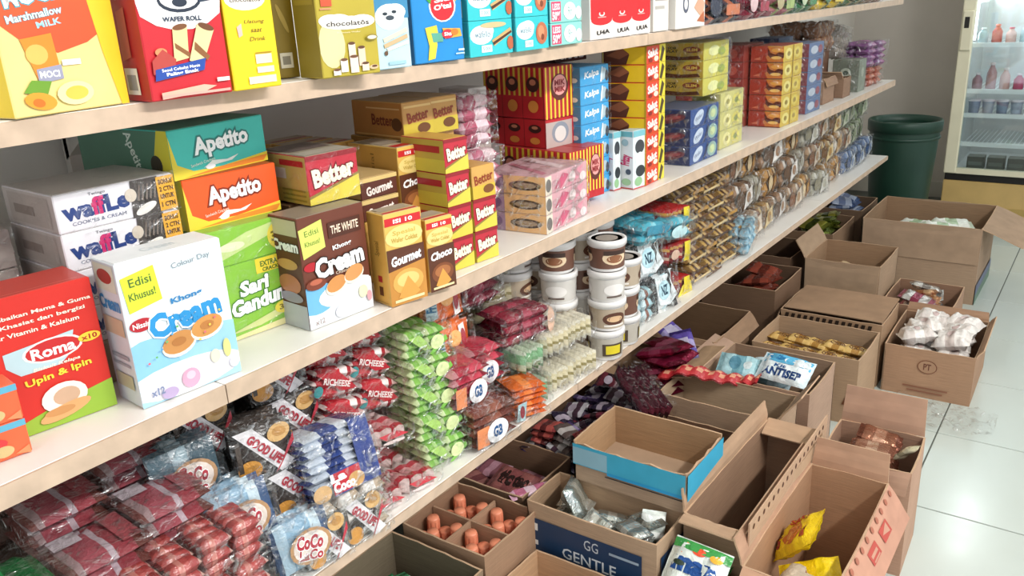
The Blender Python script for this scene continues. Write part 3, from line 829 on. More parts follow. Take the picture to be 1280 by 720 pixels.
sb('snack_box', 'large pale blue and white cream biscuit box with two cookies, front of the middle shelf', 'box', (.433, .826, ZM), (.123, .055, .166), ('#e4edf2', '#d3dde3', '#eef1f2'), -5,
  front=[('r', 0, 0, 1, .38, '#a9d3ea'), ('e', .15, .3, .35, .16, '#8ec5e6'), ('e', .8, .28, .4, .14, '#9dcdea'), ('e', .45, .12, .6, .12, '#f2eff4'), ('p', [(.02, .9), (.33, .94), (.36, .7), (.05, .66)], '#d3dd38'), ('t', 'Edisi', .19, .86, .2, .055, '#4a6a2c', {'b': .01, 'rot': 3}), ('t', 'Khusus!', .19, .77, .24, .05, '#4a6a2c', {'b': .01, 'rot': 3}),
    ('t', 'Colour Day', .68, .9, .38, .05, '#7c8790', {'rot': 4}), ('e', .13, .57, .11, .045, '#b3202c'), ('t', 'Nissin', .13, .57, .16, .035, W_, {'b': .02}), ('t', 'Khong', .58, .665, .3, .05, '#2a7bb4', {'b': .03, 'rot': 3}), ('t', 'Cream', .54, .545, .68, .15, '#2a8fcc', {'b': .055, 'rot': 5, 'line': W_}), ('t', 'Dedikasi Cinnamon', .6, .45, .34, .02, '#5b8fb0'),
    ('e', .43, .36, .17, .085, '#efe6d6', 8), ('e', .43, .375, .16, .075, '#c98b4c', 8), ('e', .72, .41, .17, .08, '#f1e9da', 8), ('e', .72, .425, .16, .072, '#d0934f', 8), ('e', .43, .38, .07, .03, '#b3743a'), ('e', .72, .43, .07, .03, '#b9793d'), ('e', .88, .22, .04, .07, '#d7d48a'), ('e', .48, .1, .09, .07, '#e4a3bd'), ('e', .48, .12, .045, .03, '#f0c3d2'), ('e', .75, .19, .05, .05, '#e9e3c4'), ('e', .93, .1, .05, .04, '#e9eaf4'), ('e', .26, .05, .08, .04, '#b8a4c8'), ('t', 'x12', .15, .09, .12, .05, '#7a86a8', {'b': .03})]
    + [('e', .12 + (i * .37) % .8, .3 + (i * .23) % .25, .012, .008, ['#d96a7a', '#5aa0d0', '#e8c850', '#6db56d'][i % 4]) for i in range(12)],
  left=[('r', .1, .8, .9, .98, '#d6dcc8'), ('e', .5, .9, .3, .05, '#a8443c'), ('t', 'Cream', .5, .72, .8, .09, '#3b8fc6', {'b': .04}), ('r', .1, .5, .9, .62, '#c9b69c'), ('r', .15, .33, .85, .36, '#9aa4ac'), ('r', .15, .28, .85, .3, '#9aa4ac'), ('r', .15, .12, .85, .22, '#b7b39a')],
  top=[('t', 'Cream', .5, .5, .3, .3, '#d9e2e6')])
for k in range(2):
    sb('snack_box', 'small orange wafer carton at the left picture edge, %s of two' % ('lower', 'upper')[k], 'box', (.245, .852, ZM + k * .038), (.076, .04, .037), ('#e8643c', '#c9502e', '#e0754e'), -8, 'orange wafer cartons',
      front=[('r', 0, .82, 1, 1, '#5fa9c4'), ('e', .45, .5, .3, .2, '#d93a3c'), ('t', 'Mocir', .45, .52, .4, .2, '#f6e2d0', {'b': .03}), ('e', .68, .26, .12, .16, '#c9b07a'), ('p', [(.8, .1), (.98, .25), (.98, 0)], '#f08a5c')])
# waffle boxes on a stack at the back
for k in range(4):
    sb('waffle_box', 'white waffle biscuit box with orange bonus tag, %s of the pile' % ('bottom', 'second from bottom', 'second from top', 'top')[k], 'box', (.436, .93, ZM + .052 + k * .0442), (.142, .13, .0435), ('#e6e3e8', '#c3bcb8', '#c6bfba'), -3, 'waffle boxes',
      wrap=.07, left=[('r', .1, .1, .9, .9, '#b5aca6'), ('r', .2, .35, .6, .6, '#8f837c')],
      front=[('t', 'waffLe', .32, .55, .52, .42, '#233c7c', {'b': .045, 'rot': 2}), ('t', 'ff', .335, .55, .09, .42, '#c9246a', {'b': .045, 'rot': 2}), ('t', 'COOKIES & CREAM', .33, .2, .44, .09, '#4a5678'), ('t', 'Twingo', .34, .87, .14, .1, '#55555f'), ('p', [(.6, 0), (.62, 1), (.86, 1), (.86, 0)], '#4a4340'), ('e', .61, .62, .05, .18, '#cfc3b4'),
        ('p', [(.66, .5), (.84, .95), (.86, .55), (.68, .2)], '#2c2523')] + [('p', [(.66 + i * .035, .45), (.69 + i * .035, .85), (.70 + i * .035, .85), (.675 + i * .035, .42)], '#7b6d64') for i in range(5)] +
        [('e', .72, .2, .1, .12, '#e9e4de', 20), ('r', .84, .03, 1, .97, '#e3a52c'), ('t', 'BONUS', .92, .82, .12, .13, '#5b3a12', {'b': .04}), ('t', '2 CTN', .92, .62, .12, .12, '#5b3a12', {'b': .04}), ('t', 'UNTUK', .92, .42, .12, .12, '#5b3a12', {'b': .04}), ('t', '1 CTN', .92, .2, .12, .12, '#5b3a12', {'b': .04})])
sb('snack_box', 'plain brown carton under the pile of waffle boxes', 'box', (.42, .925, ZM), (.16, .12, .051), ('#a08a78', '#94806e', '#a58f7d'), -3)
for k in range(3):
    sb('waffle_box', 'dim silver-brown wrapped biscuit box on the wall side of the waffle boxes, %s' % ('lowest', 'middle', 'highest')[k], 'box', (.30, 1.03, ZM + .045 + k * .047), (.125, .12, .045), ('#a59a94', '#8f8580', '#b0a6a0'), -3, 'boxes behind the waffle boxes', wrap=.1,
      front=[('t', 'BFFS', .25, .5, .3, .2, '#5f534e', {'b': .02}), ('r', .7, .1, .8, .9, '#7a6058')])
# apetito boxes on sari gandum
sb('snack_box', 'tall bright green cracker box with white lettering behind the pale blue cream box', 'box', (.592, .902, ZM), (.118, .16, .1), ('#86bd3c', '#6ea234', '#8fc04a'), -6, wrap=.05,
  front=[('p', [(0, .0), (1, .0), (1, .1), (0, .04)], '#e2d9a0'), ('r', .55, .8, 1, 1, '#e9cf3a'), ('t', 'EXTRA 2+1', .78, .92, .34, .07, '#3f6a1c', {'b': .03}), ('t', 'CRACKERS', .78, .84, .3, .05, '#3f6a1c', {'b': .03}),
    ('t', 'Sari', .5, .67, .36, .18, W_, {'b': .05, 'line': '#3a7a22', 'shear': .15, 'rot': 5}), ('t', 'Gandum', .55, .45, .72, .2, W_, {'b': .05, 'line': '#3a7a22', 'shear': .15, 'rot': 5}),
    ('p', [(.1, .1), (.7, .24), (.98, .36), (.96, .2), (.5, .1)], '#c9cf8c'), ('e', .84, .26, .13, .09, '#e6d24a'), ('t', '3:1', .84, .26, .13, .07, '#7a6a1c', {'b': .03})])
sb('snack_box', 'low green cracker box lying on the tall green one', 'box', (.592, .902, ZM + .1008), (.118, .16, .048), ('#86bd3c', '#6ea234', '#8fc04a'), -6, wrap=.05,
  front=[('p', [(.02, .1), (.75, .55), (.98, .8), (.98, .95), (.5, .8), (.02, .45)], '#c3d58a'), ('e', .87, .5, .12, .36, '#e9d24a'), ('t', '3:1', .87, .5, .14, .26, '#7a6a1c', {'b': .03}), ('e', .3, .5, .16, .12, '#dce6b8')])
ap = dict(front=[('p', [(0, 0), (1, 0), (1, .2), (.5, .1), (.2, .12), (.05, .3), (0, .9)], '#e9d23c'), ('p', [(.1, .02), (.95, .02), (1, .14), (.5, .1)], '#e98b2e'), ('t', 'Apetito', .52, .58, .56, .42, W_, {'b': .04, 'line': '#3b7f80', 'rot': 3, 'lw': .08}), ('p', [(.3, .14), (.4, .26), (.55, .22), (.68, .28), (.6, .18), (.42, .16)], '#e9f0e8'), ('e', .37, .14, .05, .05, W_), ('t', 'Sandwich Crackers', .3, .26, .25, .06, '#f2f2e4', {'rot': 6})])
for k, (cf, cl, nm) in enumerate((('#ec5a20', '#a8471c', 'orange'), ('#45c4b8', '#4a7a64', 'turquoise'))):
    f = [o if o[0] != 't' or 'line' not in o[7] else o[:7] + ({'b': .04, 'line': ('#8a2f10', '#2f7f78')[k], 'rot': 3, 'lw': .08},) for o in ap['front']]
    sb('snack_box', '%s cracker box with white script and yellow end, on the green cracker boxes' % nm, 'box', (.592 - .006 * k, .928 + .004 * k, ZM + .1495 + k * .0652), (.136 + .014 * k, .19, .0645 if not k else .061), (cf, cl, cl), -5 + 8 * k, front=f,
      left=[('p', [(.82, 0), (1, 0), (1, 1), (.9, 1), (.84, .5)], '#d8cf3a'), ('t', 'Apetito', .62, .5, .3, .3, '#d8e6dc', {'rot': -70, 'b': .02}), ('e', .85, .3, .06, .2, '#2f2a1c')] if k else [('p', [(.8, 0), (1, 0), (1, 1), (.9, 1), (.84, .5)], '#e2d33c')])
# chocolate cream box with better box on it
sb('snack_box', 'tall brown chocolate cream biscuit box with two cookies over white and blue foot', 'box', (.686, .838, ZM), (.112, .062, .153), ('#6a3626', '#5f3226', '#8d8272'), -4,
  front=[('r', 0, 0, 1, .3, '#dfe3e6'), ('e', .15, .26, .3, .14, '#6fb2dc'), ('e', .62, .24, .45, .12, '#e6e8ea'), ('p', [(0, .9), (.34, .95), (.36, .7), (.03, .64)], '#d3dc6a'), ('t', 'Edisi', .18, .86, .2, .05, '#5a7a2c', {'rot': 4}), ('t', 'Khusus!', .18, .77, .22, .045, '#5a7a2c', {'rot': 4}), ('r', .42, .76, .92, .9, '#4e2618'), ('t', 'THE WHITE', .67, .83, .42, .07, '#f3dcc4', {'b': .02}),
    ('e', .12, .56, .11, .04, '#b3202c'), ('t', 'Khong', .6, .67, .28, .05, W_, {'b': .03, 'rot': 4}), ('t', 'Cream', .54, .54, .72, .16, W_, {'b': .055, 'rot': 5, 'line': '#2a1712'}), ('t', 'Chocolate', .6, .44, .28, .028, '#f3dcc4'),
    ('e', .45, .33, .17, .08, '#efe2d0', 15), ('e', .45, .345, .155, .068, '#cf8d4e', 15), ('e', .73, .38, .16, .078, '#f0e4d2', 15), ('e', .73, .395, .15, .068, '#d6965a', 15), ('e', .15, .4, .15, .05, '#7c3a26'), ('e', .15, .42, .09, .025, '#b9644a'), ('e', .84, .19, .07, .06, '#e6e1b8'), ('e', .5, .08, .12, .06, '#e3e0ea'), ('e', .93, .13, .04, .05, '#d8a0a8'), ('t', 'x12', .14, .06, .14, .045, '#8a6a60')],
  left=[('r', .05, .84, .95, .98, '#c8c2a0'), ('t', 'Cream', .5, .75, .85, .09, W_, {'b': .05, 'line': '#2a1712'}), ('e', .5, .58, .35, .05, '#d0a05c'), ('e', .5, .4, .38, .09, '#c07850'), ('r', 0, 0, 1, .22, '#b9bcc2'), ('e', .5, .28, .4, .05, '#9a94a0')])
BET = dict(front=[('p', [(0, 0), (1, 0), (1, .45), (0, .12)], '#d9c64a'), ('p', [(0, .12), (1, .45), (1, .5), (0, .18)], '#8f7a3c'), ('r', 0, .9, 1, 1, '#8f1f28'), ('t', 'Better', .5, .58, .78, .34, '#fff3d0', {'b': .05, 'line': '#6a1020', 'rot': 7})],
  left=[('r', 0, 0, 1, .3, '#b9a84a'), ('r', 0, .5, .6, .72, '#cfc7b8'), ('r', .5, .78, .95, .9, '#b3262c'), ('r', .5, .06, .95, .1, '#8f8330'), ('r', .5, .16, .95, .2, '#8f8330'), ('r', .5, .26, .95, .3, '#8f8330')])
sb('snack_box', 'red and yellow chocolate pie box lying on the tall brown cream box', 'box', (.742, .872, ZM + .155), (.086, .12, .066), ('#bb2a3a', '#c8b064', '#a49884'), -6, wrap=.06,
  front=BET['front'], left=BET['left'], top=[('r', .05, .05, .95, .3, '#bdb3a4'), ('r', .1, .4, .9, .9, '#6a5a56')])
sb('snack_box', 'plain brown carton under the red and yellow pie box', 'box', (.745, .92, ZM), (.09, .12, .15), ('#8d6a48', '#80603f', '#8d6a48'), -6)
GOOD = lambda dark: dict(front=[('r', 0, .9, 1, 1, '#e0b85c'), ('r', .02, .87, .98, .955, '#c8242a'), ('t', 'ISI 10', .5, .912, .5, .04, W_, {'b': .03}), ('e', .5, .74, .5, .12, '#e9cf82'), ('t', 'Spesial', .5, .78, .6, .06, '#c8a94a', {'b': .02}), ('t', 'Wafer Coklat', .5, .71, .7, .05, '#bb9a3f', {'b': .02}),
    ('p', [(0, .45), (1, .58), (1, .62), (0, .62)], '#5a2f1a'), ('r', 0, 0, 1, .5, '#5a2f1a' if dark else '#c2853a'), ('p', [(.0, .52), (1, .62), (1, .44), (0, .38)], '#5b301c'), ('t', 'Gourmet' if not dark else 'Choco', .5, .5, .8, .1, W_, {'b': .04, 'shear': .2, 'rot': 6}),
    ('e', .5, .24, .42, .14, '#e0a553' if not dark else '#7d4526'), ('e', .5, .26, .3, .08, '#f0c578' if not dark else '#a8683c'), ('p', [(.2, .08), (.5, .3), (.8, .1), (.5, .02)], '#d99a48'), ('r', .1, .03, .9, .06, '#f0d9a0')],
  left=[('r', .38, .25, .62, .32, '#b3302c'), ('r', .4, .1, .62, .2, '#6a3a1c'), ('t', 'Spesial', .5, .62, .5, .1, '#8a6a2c', {'rot': 88}), ('r', .1, .02, .9, .03, '#b08a44')], top=[('r', .05, .05, .95, .2, '#c8242a'), ('r', .1, .35, .9, .9, '#a89a88')])
sb('snack_box', 'gold wafer box with brown band, front left of the gold pair', 'box', (.806, .803, ZM), (.064, .042, .134), ('#deb45a', '#dca64c', '#cbb288'), -12, **GOOD(False))
sb('snack_box', 'smaller gold and brown chocolate wafer box, front right of the gold pair', 'box', (.880, .793, ZM), (.05, .045, .110), ('#deb45a', '#d29a42', '#c9b088'), -10, **GOOD(True))
for k in range(2):
    sb('snack_box', 'brown-faced gold wafer box stacked in the back, %s' % ('lower', 'upper')[k], 'box', (.868, .905, ZM + .098 + k * .033), (.072, .12, .032), ('#5a2a1c', '#d9b777', '#d3b27a'), -6, 'back wafer boxes', front=[('r', 0, .8, 1, 1, '#dcc07c'), ('t', 'Gourmet', .5, .42, .7, .4, '#f6e6dc', {'b': .04, 'rot': 6})])
sb('snack_box', 'plain gold carton holding up the brown-faced wafer boxes', 'box', (.87, .905, ZM), (.075, .14, .096), ('#c79a4c', '#b5883e', '#c79a4c'), -6)
sb('snack_box', 'tall gold and brown wafer box standing in the back row', 'box', (.948, .90, ZM + .085), (.062, .12, .112), ('#deb45a', '#cfa050', '#c6b292'), -6, **GOOD(True))
sb('snack_box', 'plain gold carton under the tall back wafer box', 'box', (.946, .895, ZM), (.07, .14, .084), ('#c79a4c', '#b5883e', '#c79a4c'), -6)
for k in range(3):
    sb('snack_box', 'gold wafer box seen end on, lying behind the tall gold box, %s from the wall' % ords[k], 'box', (.90, 1.04 + k * .05, ZM + .005), (.09, .045, .192), ('#d0a050', '#c49a50', '#b9a68e'), -4, 'gold boxes in the back row', top=[('r', .1, .1, .9, .3, '#b0302c')])
# stacks of red and yellow boxes
TIER = ('bottom', 'second', 'third', 'top')
for c, (x, y, w) in enumerate(((.975, .828, .050), (1.027, .822, .052))):
    for k in range(3 if c else 4):
        big = (k == 3)
        if c == 1 and k == 2: f = [('r', 0, .0, 1, .4, '#d0b23c'), ('t', 'Better', .5, .62, .8, .28, '#8f3a1c', {'b': .03, 'rot': 8}), ('e', .7, .25, .24, .14, '#7a4a20')]
        else: f = BET['front']
        colr = ('#bb2a3a', '#c9b04c', '#cfa24c') if not (c == 1 and k == 2) else ('#cfa055', '#bf9248', '#c89a50')
        sb('pie_box', 'small red and yellow pie box, %s column by the wafer box, %s tier' % (('left', 'right')[c], TIER[k]), 'box', (x + .004 * c, y, ZM + k * .0525), (w, .1, .0515), colr, -7, 'stacked pie boxes', front=f,
           left=[('r', 0, 0, 1, .4, '#d9c94c'), ('r', .3, .6, .9, .8, '#b3262c')])
for k in range(2):
    sb('pie_box', 'brown shaded pie box in the back, %s of the two' % ('left', 'right')[k], 'box', (1.000 + k * .065, .93, ZM + .200), (.064, .13, .058), ('#c69652', '#b57a3c', '#a88a62'), -7, 'brown pie boxes', front=[('r', 0, 0, 1, .42, '#c9b23c'), ('r', .05, .84, .95, .9, '#e0bf7c'), ('t', 'Better', .5, .6, .7, .28, '#8f3a1c', {'b': .03, 'rot': 8}), ('e', .68, .25, .22, .14, '#6a401c')],
       left=[('r', .05, .05, .95, .09, '#d3a868'), ('r', .3, .8, .95, .84, '#d9b27a'), ('t', 'Better', .6, .5, .4, .3, '#6f2a16', {'b': .02}), ('e', .88, .4, .1, .18, '#5a3418')])
    sb('pie_box', 'plain brown carton carrying the shaded pie boxes, %s' % ('left', 'right')[k], 'box', (1.000 + k * .065, .94, ZM), (.064, .13, .199), ('#b98c4c', '#a87e42', '#b08a50'), -7, 'brown carrier cartons')
# pink packs
bundle('wafer_multipack', 'crinkled clear bag of pink candies lying in the back above the pink tray', 'pack', (1.14, .93, ZM + .16), (0, 0, -6), (1, 3, 4), (.09, .035, .022), [(.2, '#c9a0ac'), (.5, '#b5566f'), (.8, '#e3c9d0'), (1, '#b5566f')], 'z', .24, seed=3)
bundle('wafer_multipack', 'second crinkled bag of pink candies, under the first at the back', 'pack', (1.12, .90, ZM + .07), (0, 0, -6), (1, 3, 4), (.085, .035, .022), [(.2, '#c9a0ac'), (.5, '#b4627a'), (.8, '#dcc4c9'), (1, '#c77d90')], 'z', .24, seed=4)
sb('snack_box', 'white box with black dots high in the back by the striped boxes', 'box', (1.26, 1.0, ZM + .21), (.05, .08, .04), ('#cfccc8', '#c6c2be', '#cccccc'), -6, front=[('e', .3, .6, .08, .1, '#2a2a2a'), ('e', .75, .6, .06, .08, '#2a2a2a')])
sb('snack_box', 'plain pale carton under the dotted white box', 'box', (1.255, 1.0, ZM), (.06, .1, .208), ('#b5a8a0', '#a89c94', '#b5a8a0'), -6)
for k in range(3):
    t = sb('biscuit_tray', 'pink biscuit tray with orange end card and brown oval, %s of three' % ('lowest', 'middle', 'topmost')[k], 'tray', (1.225, .812, ZM + k * .0350), (.165, .14, .034), ('#d9a6ae', '#ecbd8a', '#cfaab0'), 4, 'pink biscuit trays', wrap=.26,
       left=[('r', 0, 0, .38, 1, '#a98aa8'), ('e', .2, .5, .14, .35, '#7f5f88'), ('r', .38, .0, 1, 1, '#ecbd85'), ('e', .7, .5, .24, .26, '#3f2a20'), ('e', .7, .5, .17, .15, '#a08a74')],
       front=[('r', 0, 0, .14, 1, '#e9dcc9'), ('e', .07, .5, .06, .35, '#6f6a66'), ('p', [(.2, .2), (.4, .9), (.55, .7), (.35, .1)], '#c85a78'), ('p', [(.5, .1), (.7, .8), (.9, .9), (.75, .2)], '#d98fa0'), ('e', .62, .5, .08, .3, '#f0dcdc'), ('e', .88, .3, .08, .25, '#f0dcdc')],
       top=[('p', [(.1, .1), (.5, .9), (.6, .9), (.2, .1)], '#c28090'), ('p', [(.5, .1), (.8, .9), (.9, .8), (.65, .1)], '#e3ccd0')])
# striped popcorn cartons
def stripes(n, y0, y1, c='#e9c63c'):
    return [('r', (i + .15) / n, y0, (i + .55) / n, y1, c) for i in range(n)]
OV = [('e', .5, .6, .3, .26, '#5a241c'), ('e', .5, .64, .24, .2, '#e59a94'), ('t', 'MIK', .5, .69, .34, .1, '#8a1c20', {'b': .04}), ('t', 'MIK', .5, .56, .34, .1, '#8a1c20', {'b': .04})]
POP = (('#b8222a', '#c4252c', '#b33a38'))
for k in range(4):
    ax = 1.392 - k * .0
    nm = 'red carton with striped brown-oval front, %s of the red stack' % ('lowest', 'lower tier', 'top tier', 'topmost')[k]
    if k in (0, 3): continue
    t = sb('popcorn_box', nm, 'box', (1.405, .925, ZM + (0, .118, .1755, 0)[k]), (.088, .17, (.0, .056, .100, 0)[k]), POP, -8, 'red and yellow striped cartons',
       front=([('r', 0, 0, .92, .9, '#b9a8a2'), ('e', .5, .5, .3, .38, '#8a8f9a'), ('e', .5, .45, .2, .28, '#d9d2cc')] if k == 1 else stripes(7, 0, 1) + OV),
       left=(stripes(12, .45, 1, '#d9b840') if k > 1 else []) + sum([[('e', (i + .5) / 3, .68, .1, .15, '#3f1a14'), ('e', (i + .5) / 3, .72, .05, .06, '#c47a5c'), ('e', (i + .5) / 3, .25, .08, .12, '#d98a3c'), ('r', (i + .98) / 3, 0, (i + 1) / 3, 1, '#6a1418')] for i in range(3)], []))
for k in range(2):
    sb('popcorn_box', 'striped popcorn carton lying in the low row, %s' % ('left', 'right')[k], 'box', (1.385 + k * .062, .86, ZM + .012 + .0), (.061, .19, .105), POP, -8, 'low row of striped cartons', front=stripes(6, .15, 1, '#efcf48') + OV,
       left=(stripes(12, .35, 1) + sum([[('e', (i + .5) / 3, .66, .1, .17, '#4a1c16'), ('e', (i + .5) / 3, .68, .06, .1, '#d9907c')] for i in range(3)], [])) if k == 0 else [])
# blue stack
for k in range(7):
    sb('wafer_box', 'sky blue wafer box with white script, tier %s of the blue tower' % ('one at the shelf', 'two', 'three', 'four', 'five', 'six', 'seven at the top')[k], 'box', (1.488, .893, ZM + k * .0385), (.098, .14, .0378), ('#3f9ed4', '#4580a8', '#4f93bd'), -6, 'tower of sky blue wafer boxes', wrap=.05,
       front=[('t', 'Kalpa', .38, .55, .5, .42, '#f2f6f8', {'b': .03, 'rot': 6, 'shear': .2}), ('e', .8, .5, .1, .35, '#a9bcc6', -30), ('e', .92, .4, .06, .3, '#3a3f4a'), ('p', [(.68, .1), (.74, .9), (.78, .9), (.74, .1)], '#dfe9ee')],
       left=[('e', .7, .55, .2, .22, '#b3989a', 30), ('e', .72, .3, .08, .13, '#e9e6e2'), ('e', .88, .32, .07, .13, '#dfdcd8'), ('p', [(0, 0), (.5, 0), (.35, .9), (0, .9)], '#37719a')])
sb('wafer_box', 'dark maroon box lettered in white on top of the back of the blue tower', 'box', (1.55, .99, ZM + .2715), (.11, .14, .029), ('#3f1a1c', '#45201f', '#3c1a1a'), -6, left=[], front=[('t', 'CHARS', .5, .5, .8, .55, '#d8d4d6', {'b': .04})])
# chocolate bar display stack
for k in range(8):
    sb('chocolate_box', 'yellow and red chocolate roll box, tier %s of the yellow tower' % ('one at the shelf', 'two', 'three', 'four', 'five', 'six', 'seven', 'eight at the top')[k], 'box', (1.655, .83, ZM + k * .0372), (.10, .105, .0366), ('#d8452c', '#e9bf1c', '#cfae2c'), 3, 'tower of yellow chocolate boxes',
       left=[('p', [(0, 0), (.55, 0), (.62, .55), (.45, .95), (0, .9)], '#5b2f22'), ('p', [(.1, .5), (.45, .95), (.62, .6), (.4, .3)], '#8c5238'), ('r', .02, 0, .04, 1, '#f2dc8a'), ('r', .96, 0, 1, 1, '#b39116')],
       front=[('t', 'Salut', .32, .62, .5, .42, '#f6ece6', {'b': .05, 'rot': 6}), ('e', .5, .25, .12, .16, '#f0e0c8'), ('r', .66, 0, 1, 1, '#e3d33c'), ('p', [(.68, .1), (.82, .95), (.95, .7), (.8, 0)], '#4a3a1c'), ('e', .2, .2, .1, .12, '#8c2a1c')])
for k in range(2):
    sb('jelly_box', 'narrow white upright jelly stick box with pink lettering, %s of two before the yellow tower' % ('left', 'right')[k], 'box', (1.584 + k * .028, .872 - k * .033, ZM), (.047 if k else .026, .036, .126), ('#d9e2e4', '#e3e9ea', '#bfcfd2'), -8, 'white jelly stick boxes',
       left=[('r', .05, .9, .95, .99, '#6fb3bd'), ('t', 'Frizzy', .5, .5, .62, .22, '#c2386c', {'rot': 84, 'b': .05}), ('e', .4, .8, .25, .06, '#9ab9c4'), ('r', 0, .0, 1, .02, '#c84a4a'), ('e', .5, .12, .35, .06, '#9fc49a'), ('e', .65, .3, .2, .05, '#4f5a6a')],
       front=[('e', .5, .72, .36, .12, '#3a3d42'), ('e', .5, .5, .34, .13, '#dfe4e2'), ('e', .55, .3, .36, .1, '#2f3438'), ('e', .4, .12, .3, .08, '#8fb98a'), ('r', 0, 0, 1, .02, '#c84a4a'), ('r', 0, .9, 1, 1, '#79b8c2')])
# yellow foil wafers, blue trays, red tower ...
def foilstack(name, lb, x, y, z, yaw, n, size, cols, left, front, grp, wrap=.14):
    for k in range(n):
        sb(name, lb % (['lowest', 'second', 'third', 'fourth', 'fifth', 'sixth', 'seventh'][k] if k < n - 1 else 'topmost'), 'box', (x, y, z + k * (size[2] + .0008)), size, cols, yaw, grp, wrap=wrap, left=left, front=front)
foilstack('wafer_box', 'gold foil wafer tray above the navy trays, %s tier', 2.045, .868, ZM + .1475, -2, 3, (.15, .15, .043), ('#c9c25a', '#c3a23c', '#b8a24c'),
   [('t', 'FOR', .42, .72, .16, .14, '#3f3418', {'b': .04}), ('t', 'PLAY', .42, .54, .2, .14, '#3f3418', {'b': .04}), ('e', .78, .62, .16, .18, '#8a3a1c'), ('t', 'SLIM', .78, .62, .2, .16, '#e6c45c', {'b': .03}), ('p', [(.1, .1), (.3, .3), (.6, .22), (.9, .3), (.95, .1), (.5, .02)], '#5b3016'), ('e', .1, .65, .08, .15, '#8a7a2c')],
   [('e', .4, .5, .22, .3, '#dfe0a0'), ('e', .7, .4, .15, .25, '#9fae4a')], 'gold foil wafer trays')
foilstack('wafer_box', 'navy blue wafer tray on the middle shelf, %s tier', 1.895, .833, ZM, 0, 3, (.17, .12, .044), ('#2c4a86', '#2c355c', '#56607c'),
   [('e', .55, .5, .34, .24, '#6a3040', 10), ('p', [(.05, .5), (.4, .35), (.4, .28), (.05, .4)], '#c9c4cc'), ('p', [(.05, .2), (.5, .1), (.5, .04), (.05, .12)], '#b8b2bc'), ('e', .6, .55, .2, .1, '#9a4a50', 10)],
   [('e', .27, .5, .18, .34, '#c2cede', 20), ('t', 'Wafer', .27, .5, .26, .22, '#2c4a86', {'rot': 14}), ('e', .78, .5, .17, .42, '#8fb0a8'), ('e', .78, .5, .1, .25, '#c0cf9c'), ('p', [(.45, .05), (.6, .95), (.64, .9), (.5, .05)], '#16264c')], 'navy wafer trays')
foilstack('wafer_box', 'pale yellow clear-wrapped biscuit pack right of the navy trays, %s tier', 2.12, .85, ZM, 0, 3, (.16, .08, .048), ('#c9c47c', '#b5ae74', '#c2bd8a'),
   [('e', .5, .5, .3, .35, '#8a8a4c')], [('e', .3, .5, .17, .35, '#e3dc9a'), ('e', .68, .45, .18, .38, '#d9cf6c'), ('e', .68, .45, .08, .16, '#8c9a4c'), ('e', .3, .5, .07, .15, '#a39a4a')], 'pale yellow packs', .22)
foilstack('wafer_box', 'dark blue foil pack above the pale yellow packs, %s tier', 2.17, .90, ZM + .15, 0, 2, (.13, .07, .062), ('#2e3a5c', '#3c4668', '#5c6684'),
   [('e', .5, .5, .3, .3, '#8a93ac')], [('e', .5, .5, .3, .3, '#b5bccb', 30), ('e', .7, .7, .15, .15, '#6b3b48')], 'dark blue packs', .25)
WAVE = [('p', [(.0, .0), (.55, .0), (.45, .35), (.6, .6), (.5, 1), (0, 1)], '#a83c2a'), ('p', [(.5, .9), (.6, .6), (.75, .5), (.85, .65), (1, .6), (1, .3), (.8, .2), (.6, .3), (.52, .45)], '#5e2415'), ('e', .8, .76, .18, .13, '#e7a24a'), ('e', .78, .3, .16, .1, '#f0c06a'), ('p', [(.08, .2), (.3, .35), (.3, .15)], '#d47a5c'), ('r', 0, .0, 1, .05, '#7a2c1c')]
foilstack('wafer_box', 'red and orange wafer box with wave pattern, %s tier of the red tower', 2.53, .826, ZM, -2, 5, (.155, .10, .0465), ('#c7ab44', '#cf7c3a', '#a04838'), WAVE,
   [('e', .25, .5, .18, .35, '#dccf80'), ('e', .7, .5, .18, .35, '#d3bf5c'), ('e', .25, .5, .08, .15, '#8f7a2c'), ('e', .7, .5, .08, .15, '#a38a3a'), ('r', .47, 0, .5, 1, '#7d5f22')], 'red wave wafer boxes', .08)
for k in range(2):
    foilstack('wafer_box', ('red wafer box behind the red tower, %s tier', 'brown-red wafer box at the back of the red tower, %s tier')[k], 2.50 - .02 * k, .935 + k * .11, ZM, -2, 5, (.15, .1, .0475 + .001 * k), ('#8a3a30', '#9a3a34', '#86443c'), [('e', .6, .5, .2, .3, '#c05a4c'), ('e', .3, .4, .12, .2, '#6a201c')], [], ('red boxes behind', 'brown-red boxes behind')[k], .1)
sb('wafer_box', 'thin tan card box standing right of the red tower', 'box', (2.70, .835, ZM), (.03, .08, .155), ('#b08d6c', '#c2a184', '#b59678'), -2)
foilstack('wafer_box', 'red and blue mini wafer box in the narrow tower, %s tier', 2.82, .84, ZM, -2, 5, (.14, .10, .044), ('#5a6f94', '#8a5058', '#6a7896'),
   [('e', .5, .5, .35, .28, '#c9a8a0'), ('e', .45, .4, .14, .16, '#9c3038'), ('e', .7, .5, .12, .18, '#dccac4')], [('e', .35, .5, .25, .3, '#b0b9c6'), ('e', .75, .5, .15, .3, '#8c4a58')], 'red and blue mini wafer boxes', .1)
foilstack('wafer_box', 'navy box set back behind the red and blue tower, %s tier', 2.85, .95, ZM, -2, 5, (.13, .1, .047), ('#2f4468', '#2c3c5c', '#41557a'), [('e', .5, .5, .2, .2, '#8a96ac')], [], 'navy boxes at the far end', .1)
